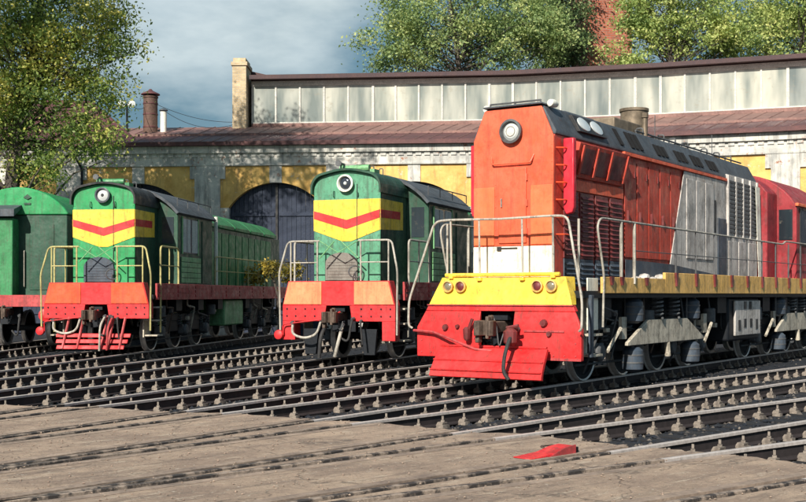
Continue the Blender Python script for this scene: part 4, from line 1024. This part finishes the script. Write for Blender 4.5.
# ---- the orange and red locomotive
def big_loco():
    root = loco('diesel_locomotive', 'large orange and red diesel locomotive with yellow front and red snow plough, nearest the camera', 33.6, 25.45)
    HWD = .79; Y0 = .62; YC = 12.6; YCE = 16.6; YE = 21.6; W = 1.5
    sub(root, 'deck', 'under', lambda m: m.box(-W, W, .35, YE, 1.50, 1.62))
    # front skirt in yellow above and red below
    def ysk(m):
        m.loft([[(-1.40, .08, 1.38), (1.40, .08, 1.38), (1.40, .25, 1.38), (-1.40, .25, 1.38)], [(-1.21, .22, 1.86), (1.21, .22, 1.86), (1.21, .6, 1.86), (-1.21, .6, 1.86)]])
    ys = sub(root, 'upper_skirt', 'yellow', ysk, .012)
    def rsk(m):
        for s in (-1, 1):
            m.loft([[(s * .33, 0, .46), (s * 1.6, 0, .46), (s * 1.6, .10, .46), (s * .33, .10, .46)], [(s * .33, 0, .98), (s * 1.6, 0, .98), (s * 1.6, .10, .98), (s * .33, .10, .98)], [(s * .33, .07, 1.27), (s * 1.46, .07, 1.27), (s * 1.46, .10, 1.27), (s * .33, .10, 1.27)]])
        m.loft([[(-1.46, .07, 1.272), (1.46, .07, 1.272), (1.46, .2, 1.272), (-1.46, .2, 1.272)], [(-1.41, .085, 1.375), (1.41, .085, 1.375), (1.41, .2, 1.375), (-1.41, .2, 1.375)]])
        m.box(-.33, .33, .0, .1, .46, .62)
    rs = sub(root, 'front_skirt', 'brightred', rsk, .012)
    sub(rs, 'skirt_seam', 'pinkred', lambda m: (m.box(-1.42, 1.42, .055, .08, 1.365, 1.385), m.box(.55, 1.3, -.02, -.001, .93, .96), m.box(.4, 1.6, -.012, -.001, .46, .50)))
    sub(rs, 'socket', 'redshutter', lambda m: [m.lathe([(r_, 0), (r_ * .8, -.05)], (x, .0, z), 'y', 10) for x, z, r_ in ((-1.0, .98, .06), (-.75, 1.0, .04), (.92, 1.08, .07), (1.02, .9, .05))])
    sub(rs, 'skirt_bolt', 'pinkred', lambda m: [m.lathe([(.018, 0), (.014, -.012)], (x, -.001, z), 'y', 6) for x, z in [(q * .2 - 1.5, .54) for q in range(6)] + [(q * .2 + .5, .54) for q in range(6)] + [(-1.5, .75), (1.5, .75), (-.42, .8), (.42, .8)]])
    # marker lights
    for x, mt in ((-1.02, 'lensgold'), (-.76, 'redshutter'), (.74, 'redshutter'), (1.0, 'lensgold')):
        ml = sub(root, 'marker_light', 'ochre', lambda m: m.lathe([(.07, .06), (.10, .0), (.105, -.05), (.085, -.055), (.08, -.02)], (x, .135, 1.70), 'y', 20))
        sub(ml, 'lens', mt, lambda m: m.lathe([(.082, -.02), (.06, -.04), (.01, -.05)], (x, .135, 1.70), 'y', 18))
    # plough
    def pl(m):
        prof = [(-.50, .16), (-.46, .27), (-.36, .44), (-.22, .62), (-.18, .66)]
        w = [1.10, 1.09, 1.08, 1.06, 1.05]
        rings = []
        for (y, z), ww in zip(prof, w): rings.append([(-ww + .06, y, z), (ww + .02, y, z), (ww + .02, y + .07, z - .02), (-ww + .06, y + .07, z - .02)])
        m.loft(rings)
    p_ = sub(root, 'snow_plough', 'brightred', pl, .008)
    sub(p_, 'plough_rib', 'brightred', lambda m: (m.box(-1.03, 1.10, -.49, -.45, .265, .285), m.box(-1.02, 1.09, -.385, -.35, .43, .455), m.box(-1.0, 1.06, -.2, -.13, .66, .69),
        [m.prism([(-.42, .16), (-.15, .64), (.1, .64), (.1, .5)], 'x', x - .02, x + .02) for x in (-.95, -.4, .4, .95)]), .004)
    coupler(root, .16, 1.0)
    hose(root, [(.44, -.02, .98), (.50, -.3, .98), (.52, -.62, .6), (.50, -.66, .30), (.60, -.64, .16)], .034)
    sub(root, 'hose_cover', 'redshutter', lambda m: (m.lathe([(.05, .14), (.12, .08), (.11, -.10), (.05, -.16)], (.47, -.34, .86), 'z', 10), m.tube([(.38, -.3, 1.0), (.60, -.3, 1.04)], .03, 6)))
    sub(root, 'hose_cover', 'redshutter', lambda m: (m.lathe([(.03, .08), (.07, .04), (.06, -.12), (.03, -.16)], (-.5, -.12, .92), 'z', 8), m.tube([(-.52, -.1, .84), (-.40, -.1, 1.14)], .03, 6)))
    sub(root, 'uncoupling_lever', 'pinkred', lambda m: m.tube(rounded([(-1.62, -.08, .92), (-1.2, -.10, .90), (-.25, -.24, .62), (.1, -.2, .60)], .06), .024, 7))
    # hood
    sec = [(-HWD, 1.62), (HWD, 1.62), (HWD, 4.33), (-HWD, 4.33)]
    sub(root, 'hood', 'red', lambda m: m.prism(sec, 'y', Y0 + .05, YC), .01)
    rsec = [(-HWD - .02, 4.331), (HWD + .02, 4.331), (HWD + .02, 4.40), (.56, 4.86), (-.56, 4.86), (-HWD - .02, 4.40)]
    rf_ = sub(root, 'hood_roof', 'greyroof', lambda m: m.prism(rsec, 'y', Y0 + .06, YC - .2), .02)
    face = [(-HWD, 2.41), (HWD, 2.41), (HWD, 4.30), (.56, 4.83), (-.56, 4.83), (-HWD, 4.30)]
    fc = sub(root, 'front_face', 'orange', lambda m: m.prism(face, 'y', Y0, Y0 + .049), .012)
    sub(root, 'white_front_band', 'white', lambda m: (m.box(-HWD - .004, HWD + .004, Y0 - .004, Y0 + .045, 1.862, 2.405), m.box(-HWD, HWD, Y0, Y0 + .045, 1.62, 1.86)), .006)
    yf = Y0 - .001
    dr = sub(fc, 'front_door', 'orange', lambda m: m.box(-.27, .28, yf - .03, yf, 2.46, 3.78), .01)
    sub(dr, 'door_handle', 'rail_paint', lambda m: m.tube([(-.2, yf - .05, 3.1), (-.2, yf - .05, 3.25)], .014, 6))
    for x0, x1 in ((-HWD + .01, -.36), (.36, HWD - .01)):
        sub(fc, 'front_panel', 'orange2', lambda m: m.box(x0, x1, yf - .016, yf, 2.43, 3.46), .006)
    sub(fc, 'grab_rail', 'orange', lambda m: m.tube(rounded([(-.42, yf, 4.0), (-.38, yf - .06, 3.86), (.38, yf - .06, 3.86), (.42, yf, 4.0)], .03), .016, 6))
    sub(fc, 'number_slot', 'black', lambda m: (m.box(-.22, .10, yf - .018, yf - .004, 2.36, 2.385), m.box(-.3, -.22, yf - .03, yf - .004, 2.33, 2.40)))
    sub(root, 'face_visor', 'greyroof', lambda m: m.prism([(-.585, 4.865), (.585, 4.865), (.57, 4.895), (-.57, 4.895)], 'y', Y0 - .035, Y0 + .3), .006)
    sub(root, 'roof_edge_rail', 'under2', lambda m: (m.tube([(-.5, Y0 + .1, 4.95), (.5, Y0 + .1, 4.95)], .018, 6), [m.tube([(x, Y0 + .1, 4.88), (x, Y0 + .1, 4.96)], .014, 6) for x in (-.5, 0, .5)]))
    hl = sub(root, 'headlight', 'under2', lambda m: m.lathe([(.15, 0), (.20, -.01), (.215, -.10), (.175, -.11), (.165, -.03)], (0, yf, 4.42), 'y', 30))
    sub(hl, 'lens', 'lens', lambda m: m.lathe([(.17, -.03), (.12, -.075), (.02, -.09)], (0, yf, 4.42), 'y', 26))
    sub(hl, 'reflector_ring', 'plate', lambda m: m.tube([(.085 * math.cos(2 * math.pi * k / 20), yf - .085, 4.42 + .085 * math.sin(2 * math.pi * k / 20)) for k in range(21)], .008, 5))
    sub(fc, 'face_rivets', 'orange', lambda m: [m.lathe([(.010, 0), (.007, -.008)], (x, yf, z), 'y', 6) for x, z in [(q * HWD * .965, 2.5 + .15 * k) for q in (-1, 1) for k in range(12)] + [(-.34, 2.5 + .2 * k) for k in range(6)]])
    sub(fc, 'door_hinge', 'orange', lambda m: [m.tube([(.29, yf - .02, z), (.29, yf - .02, z + .12)], .014, 6) for z in (2.6, 3.1, 3.55)])
    # roof shoulder marker pair and lamp
    for s in (-1, 1):
        q = sub(root, 'number_lamp_box', 'black', lambda m: m.loft([[(s * (.84 - t * .26 + o), y, 4.40 + t * .46 + .0) for t, o in ((.18, -.03), (.18, .05), (.86, .05), (.86, -.03))] for y in (Y0 + 1.0, Y0 + 2.2)]), .01)
        def lg(m):
            for yy in (1.32, 1.88):
                cc = Vector((s * (.84 - .52 * .26 + .035), Y0 + yy, 4.64)); e1 = Vector((0, 1, 0)); e2 = Vector((-s * .49, 0, .87)); e3 = Vector((s * .87, 0, .49))
                m.loft([[cc + e3 * h + (e1 * .24 * math.cos(a) + e2 * .15 * math.sin(a)) * k for a in [2 * math.pi * i / 20 for i in range(20)]] for h, k in ((0, 1), (.025, .97), (.04, .7))])
        sub(q, 'lamp_glass', 'lens', lg)
        sub(root, 'shoulder_lamp', 'white', lambda m: m.lathe([(.06, .12), (.075, 0), (.06, -.1)], (s * .64, Y0 + .28, 4.90), 'y', 12))
        # ladder and red cabinet at the nose corner
        sub(root, 'sand_cabinet', 'crimson', lambda m: m.prism([(.83, 4.28), (1.03, 4.28), (1.03, 3.08), (1.0, 2.98), (.88, 2.95), (.83, 3.06)] if s > 0 else [(-.83, 4.28), (-1.03, 4.28), (-1.03, 3.08), (-1.0, 2.98), (-.88, 2.95), (-.83, 3.06)], 'y', Y0 + .30, Y0 + .42), .02)
        sub(root, 'ladder_rung', 'redorange', lambda m: [m.tube(rounded([(s * .79, Y0 + .1, z), (s * .90, Y0 + .2, z), (s * .90, Y0 + .36, z)], .03), .014, 6) for z in (2.6, 2.9, 3.2, 3.5, 3.8, 4.1)])
        X = s * HWD
        def pb(m, y0, y1, z0, z1, t=.02, base=0): m.box(min(X + s * (base + .001), X + s * (t + base)), max(X + s * (base + .001), X + s * (t + base)), y0, y1, z0, z1)
        # upper sloping filter box with two openings
        ub = sub(root, 'filter_box', 'red', lambda m: m.prism([(X, 3.64), (X + s * .05, 3.64), (X + s * .2, 4.24), (X, 4.30)], 'y', 1.3, 3.55), .01)
        sub(ub, 'filter_opening', 'redshutter', lambda m: [m.loft([[(X + s * (.055 + .001 + (z - 3.64) * .25), y, z) for y, z in ((a, 3.72), (b, 3.72), (b + .02, 4.16), (a + .02, 4.16))], [(X + s * (.067 + (z - 3.64) * .25), y, z) for y, z in ((a, 3.72), (b, 3.72), (b + .02, 4.16), (a + .02, 4.16))]]) for a, b in ((1.48, 1.98), (2.10, 2.62), (2.74, 3.38))])
        sub(ub, 'filter_rib', 'red', lambda m: [m.loft([[(X + s * (.068 + (z - 3.64) * .25), y, z) for y, z in ((a, 3.68), (a + .07, 3.68), (a + .07, 4.2), (a, 4.2))], [(X + s * (.1 + (z - 3.64) * .25), y, z) for y, z in ((a, 3.68), (a + .07, 3.68), (a + .07, 4.2), (a, 4.2))]]) for a in (1.40, 2.02, 2.66, 3.40)])
        # louvred shutters
        for k in range(4):
            a = 1.0 + k * .66
            sh = sub(root, 'louvred_shutter', 'redshutter', lambda m: pb(m, a, a + .56, 2.20, 3.38, .03), .006)
            sub(sh, 'louvre', 'redshutter', lambda m: [m.loft([[(X + s * o, y, z + dz) for o, dz in ((.031, 0), (.065, -.02), (.065, -.012), (.031, .03))] for y in (a + .03, a + .53)]) for z in [2.27 + .085 * j for j in range(13)]])
            sh = sub(root, 'louvred_shutter', 'bluegrey', lambda m: pb(m, a, a + .56, 1.70, 2.19, .03), .006, 'lower louvred shutter, its shade painted in blue grey')  # lower row: blue grey puts the shadow at the hood bottom into the colour
            sub(sh, 'louvre', 'bluegrey', lambda m: [m.loft([[(X + s * o, y, z + dz) for o, dz in ((.031, 0), (.065, -.02), (.065, -.012), (.031, .03))] for y in (a + .03, a + .53)]) for z in [1.76 + .085 * j for j in range(5)]])
        sub(root, 'beading', 'orange', lambda m: (pb(m, 1.0, 3.6, 3.40, 3.60, .035)), .01)
        # red doors
        for k in range(5):
            a = 3.70 + k * .62
            d_ = sub(root, 'engine_door', 'orange' if False else 'red', lambda m: pb(m, a, a + .57, 2.28, 4.16, .022), .008)
            sub(d_, 'door_handle', 'redshutter', lambda m: (pb(m, a + .08, a + .10, 3.0, 3.2, .05, .023), pb(m, a + .46, a + .50, 3.85, 3.98, .02, .023)))
        # grey white bay with slanting left edge
        gb = sub(root, 'grey_bay', 'greybody', lambda m: m.prism([(6.95, 4.25), (9.75, 4.25), (9.75, 1.64), (5.8, 1.64), (6.1, 2.2)], 'x', X + s * .0235, X + s * .045), .006)
        sub(gb, 'grey_door', 'greybody', lambda m: [pb(m, 7.05 + k * .62, 7.6 + k * .62, 2.35, 4.1, .02, .046) for k in range(3)], .008)
        sub(gb, 'vent_slot', 'black', lambda m: pb(m, 8.93, 9.03, 3.0, 3.75, .01, .047))
        sub(root, 'blue_door', 'bluegrey', lambda m: pb(m, 9.12, 9.72, 1.66, 3.35, .03, .047), .01)
        sub(root, 'lower_hood_shade', 'bluegrey', lambda m: (pb(m, .98, 5.75, 1.63, 2.22, .012, .0) if False else m.prism([(3.66, 1.64), (9.1, 1.64), (9.1, 2.02), (6.1, 2.2), (3.66, 2.24)], 'x', X + s * .046, X + s * .056)))  # shadow along the foot of the hood side, painted as a blue grey strip
        sub(root, 'air_tank', 'greybody', lambda m: [m.lathe([(.02, 0), (.10, .03), (.12, .12), (.10, .2), (.02, .23)] if s > 0 else [(.02, 0), (.10, -.03), (.12, -.12), (.10, -.2), (.02, -.23)], (X + s * .06, 3.9 + k * .42, 1.80 + .06 * (k % 2)), 'x', 12) for k in range(6)])
        # radiator louvre bay
        rb_ = sub(root, 'radiator_bay', 'greybody', lambda m: pb(m, 9.85, 12.25, 1.66, 4.44, .04), .01)
        sub(rb_, 'radiator_shutter', 'under2', lambda m: [pb(m, 9.95 + c * .58, 10.45 + c * .58, 3.05 + .1 * j, 3.10 + .1 * j, .03, .041) for c in range(4) for j in range(13)])
        sub(rb_, 'radiator_post', 'greybody', lambda m: [pb(m, 9.86 + c * .58, 9.94 + c * .58, 2.95, 4.42, .04, .041) for c in range(5)])
        sub(rb_, 'lower_panel', 'greybody', lambda m: [pb(m, 9.95 + c * .78, 10.65 + c * .78, 1.75, 2.85, .02, .041) for c in range(3)], .008)
        sub(root, 'white_stripe', 'white', lambda m: m.prism([(12.0, 4.3), (12.35, 4.3), (12.58, 1.64), (12.3, 1.64)], 'x', X + s * .081, X + s * .092))
        # slots in the grey roof
        def slots(m):
            for a, n_ in ((3.55, 1), (4.1, 3), (5.5, 3), (6.7, 3), (7.7, 3), (8.75, 3)):
                for k in range(n_):
                    y = a + k * .23; h = .36 if a < 5 else .25
                    m.loft([[(s * (.84 - t * .26 + o), yy, 4.40 + t * .46) for t, o in ((.12, -.03), (.12, .006), (.12 + h / .5, .006), (.12 + h / .5, -.03))] for yy in (y, y + .14)])
        sub(rf_, 'roof_slot', 'void', slots)
        sub(rf_, 'roof_drip', 'orange', lambda m: m.box(min(s * .80, s * .86), max(s * .80, s * .86), 3.6, 9.8, 4.26, 4.325), .004)
        # ochre sill
        sl = sub(root, 'side_sill', 'ochre', lambda m: (m.box(min(s * 1.50, s * 1.56), max(s * 1.50, s * 1.56), .98, 3.9, 1.58, 1.86), m.box(min(s * 1.50, s * 1.56), max(s * 1.50, s * 1.56), 3.9, YE - .5, 1.58, 1.98)), .008)
        sub(sl, 'post_bracket', 'redshutter', lambda m: [m.prism([(y - .07, 1.87 if y < 3.9 else 1.985), (y + .07, 1.87 if y < 3.9 else 1.985), (y + .02, 1.72), (y - .02, 1.72)], 'x', s * 1.561, s * 1.60) for y in [1.3, 1.75, 2.9] + [4.45 + k * 1.15 for k in range(14)]])
        hr = steprail(root, [(s * 1.54, 1.0, 1.0), (s * 1.56, 1.0, 1.9), (s * 1.56, .72, 2.72), (s * 1.56, .85, 2.86), (s * 1.56, 1.25, 2.86), (s * 1.56, 12.0, 2.82), (s * 1.56, 12.2, 2.9), (s * 1.56, YE - .6, 2.9), (s * 1.56, YE - .6, 1.9)], .020)
        sub(hr, 'rail_post', 'rail_paint', lambda m: [m.tube([(s * 1.56, y, 1.75), (s * 1.56, y, 2.84)], .03, 6) for y in (1.75, 2.35)])
        sub(hr, 'rail_post', 'under2', lambda m: [m.tube([(s * 1.56, 4.45 + k * 1.15, 1.75), (s * 1.56, 4.45 + k * 1.15, 2.84)], .018, 6) for k in range(14)])
        sub(hr, 'mid_rail', 'under2', lambda m: m.tube([(s * 1.56, 2.4, 2.35), (s * 1.56, YE - .7, 2.35)], .010, 6))
        # front ladder rails
        lr_ = steprail(root, [(s * 1.62, -.12, .96), (s * 1.68, -.16, 1.0), (s * 1.68, -.14, 1.45), (s * 1.30, .12, 2.86), (s * 1.02, .16, 2.88), (0, .16, 2.86)], .021)
        sub(lr_, 'rail_post', 'rail_paint', lambda m: (m.tube([(s * 1.0, .2, 1.84), (s * 1.0, .17, 2.86)], .020, 6), m.tube([(s * .42, .2, 1.84), (s * .42, .17, 2.86)], .018, 6), m.tube([(s * 1.3, .55, 1.84), (s * 1.3, .55, 2.84)], .022, 6)))
        sub(root, 'post_foot', 'yellow', lambda m: (m.box(s * 1.0 - .04, s * 1.0 + .04, .16, .24, 1.84, 1.92), m.lathe([(.05, 0), (.05, .05)], (s * .42, .18, 1.80), 'z', 10)))
        # steps behind the skirt
        sub(root, 'step_panel', 'white', lambda m: m.box(s * 1.42 - .012, s * 1.42 + .012, .62, 1.05, .95, 1.84), .006)
        sub(root, 'step', 'plate', lambda m: ([m.box(min(s * 1.2, s * 1.52), max(s * 1.2, s * 1.52), .62, 1.05, z, z + .04) for z in (.5, .85)], m.box(s * 1.2 - .02, s * 1.2 + .02, .6, 1.07, .48, 1.5)), .005)
        sub(root, 'skirt_return', 'bluegrey', lambda m: m.box(s * 1.52 - .03, s * 1.52 + .03, .33 + .18, .61, .5, 1.55), .006)
    sub(root, 'yellow_top_bar', 'yellow', lambda m: m.tube([(-1.12, .2, 1.90), (1.12, .2, 1.90)], .035, 8))
    # exhaust and roof gear
    sub(root, 'exhaust_drum', 'exhaust', lambda m: m.lathe([(.29, 0), (.29, .70), (.315, .70), (.315, .76), (.26, .76)], (.0, 6.15, 4.80), 'z', 30))
    sub(root, 'roof_box', 'exhaust', lambda m: m.box(-.34, .34, 4.3, 5.7, 4.862, 5.14), .03)
    sub(root, 'exhaust_pipe', 'exhaust', lambda m: (m.tube([(.50, 5.5, 4.8), (.50, 5.5, 5.3)], .055, 10), m.lathe([(.08, 0), (.08, .1)], (.50, 5.5, 5.25), 'z', 10)))
    sub(root, 'roof_pipe', 'under2', lambda m: (m.tube([(.50, 5.0, 4.92), (.50, 12.0, 4.92)], .02, 6), [m.tube(rounded([(.35, y, 4.86), (.35, y, 5.02), (.5, y, 5.02), (.5, y, 4.86)], .05), .018, 6) for y in (5.4, 6.6, 7.3, 8.1, 9.4, 10.3, 11.2)], [m.tube([(.45, y, 4.86), (.45, y, 5.4)], .010, 5) for y in (6.2, 9.9)]))
    sub(root, 'roof_cover', 'greyroof', lambda m: [m.box(-.4, .4, a, a + 1.3, 4.862, 4.93) for a in (1.9, 7.2, 8.8)], .02)
    # neck and cab
    sub(root, 'rear_neck', 'red2', lambda m: m.prism([(-1.0, 1.64), (1.0, 1.64), (1.0, 4.2)] + arcroof(1.0, 4.2, 4.72, 12)[::-1][1:-1] + [(-1.0, 4.2)], 'y', 12.61, 13.5), .03)
    csec = [(-W, 1.62), (W, 1.62), (W, 3.9)] + arcroof(W, 3.9, 4.78, 14)[::-1][1:-1] + [(-W, 3.9)]
    cab = sub(root, 'cab', 'red2', lambda m: m.prism(csec, 'y', 13.5, YCE), .03)
    for s in (-1, 1):
        w = sub(cab, 'cab_window', 'cabglass', lambda m: (m.box(min(s * W, s * (W + .012)), max(s * W, s * (W + .012)), 13.85, 14.85, 2.9, 3.8), m.box(min(s * W, s * (W + .012)), max(s * W, s * (W + .012)), 15.1, 16.0, 2.9, 3.8)))
        sub(w, 'window_frame', 'black', lambda m: [m.box(min(s * (W + .0), s * (W + .02)), max(s * W, s * (W + .02)), a, b, z0, z1) for a, b, z0, z1 in ((13.8, 13.849, 2.85, 3.85), (14.851, 14.9, 2.85, 3.85), (13.85, 14.85, 3.801, 3.85), (13.85, 14.85, 2.85, 2.899))])
        sub(cab, 'roof_gutter', 'orange2', lambda m: m.box(min(s * (W - .02), s * (W + .06)), max(s * (W - .02), s * (W + .06)), 13.45, YCE + .05, 3.88, 3.96), .01)
        sub(cab, 'front_window', 'cabglass', lambda m: m.box(min(s * 1.05, s * 1.4), max(s * 1.05, s * 1.4), 13.49 - .01, 13.499, 3.0, 3.8))
    sub(root, 'rear_hood', 'red2', lambda m: m.prism([(-HWD, 1.64), (HWD, 1.64), (HWD, 4.2), (.55, 4.6), (-.55, 4.6), (-HWD, 4.2)], 'y', YCE, YE - .6), .02)
    # running gear
    bogie(root, (1.8, 3.6)); bogie(root, (5.4, 7.2)); bogie(root, (11.3, 13.2)); bogie(root, (15.0, 16.9))
    clutter(root, 1.2, 17.5, 20, 9, 1.5)
    for s in (-1, 1):
        for c in (4.5, 14.1):
            bm_ = sub(root, 'bogie_beam', 'plate', lambda m: m.prism([(c - 2.05, .62), (c + 2.05, .62), (c + 2.05, .68), (c + 1.05, 1.08), (c - 1.05, 1.08), (c - 2.05, .68)], 'x', s * 1.33, s * 1.40), .012)
            sub(root, 'swing_spring', 'under2', lambda m: [(m.coil((s * 1.33, c + q, 1.10), .11, .40, 5, .026), m.lathe([(.14, 0), (.14, .06)], (s * 1.33, c + q, 1.50), 'z', 14)) for q in (-.45, .45)], 0)
            sub(root, 'damper', 'bluegrey', lambda m: [m.lathe([(.10, 0), (.19, .05), (.20, .2), (.19, .40), (.12, .46)], (s * 1.28, c + q, z), 'z', 16) for q in (-1.55, 1.55) for z in (1.02, .12)])
            sub(root, 'damper_band', 'under2', lambda m: [m.lathe([(.205, 0), (.205, .03)], (s * 1.28, c + q, z), 'z', 16) for q in (-1.55, 1.55) for z in (1.18, 1.32, .28, .42)])
            sub(root, 'linkage', 'plate', lambda m: ([m.tube([(s * 1.36, c + a, .55), (s * 1.38, c + b, .95)], .035, 6) for a, b in ((-2.9, -2.35), (2.2, 2.6))], [m.box(min(s * 1.3, s * 1.36), max(s * 1.3, s * 1.36), c + a, c + a + .22, .75, 1.15) for a in (-2.25, 2.15)], m.tube([(s * 1.36, c + .05, .35), (s * 1.36, c, .62)], .06, 8)), .0)
            sub(root, 'sand_pipe', 'under2', lambda m: [m.tube(rounded([(s * 1.2, c + a, 1.5), (s * 1.25, c + a + .1, .9), (s * .85, c + a + .3, .15)], .15), .022, 6) for a in (-3.1, -1.0, 1.2, 2.9)])
        bt = sub(root, 'battery_box', 'greybody', lambda m: m.box(min(s * 1.38, s * 1.44), max(s * 1.38, s * 1.44), 8.6, 10.5, .62, 1.42), .015)
        sub(bt, 'box_opening', 'black', lambda m: [m.box(min(s * 1.441, s * 1.45), max(s * 1.441, s * 1.45), a, a + .17, z0, z1) for a, z0, z1 in ((8.78, .74, .98), (9.2, .8, 1.0), (9.2, 1.22, 1.40), (9.6, 1.22, 1.4), (9.65, .8, 1.0), (10.1, .74, .98))])
    sub(root, 'fuel_tank', 'under', lambda m: m.box(-1.37, 1.37, 8.3, 10.6, .5, 1.49), .05)
    sub(root, 'underframe_gear', 'under', lambda m: (m.box(-.55, .55, .6, YE - .5, .85, 1.49), [m.box(min(s * .9, s * 1.35), max(s * .9, s * 1.35), y, y + .6, 1.15, 1.49) for s in (-1, 1) for y in (1.2, 7.6, 11.0, 12.6, 16)]))
    return root
big_loco()
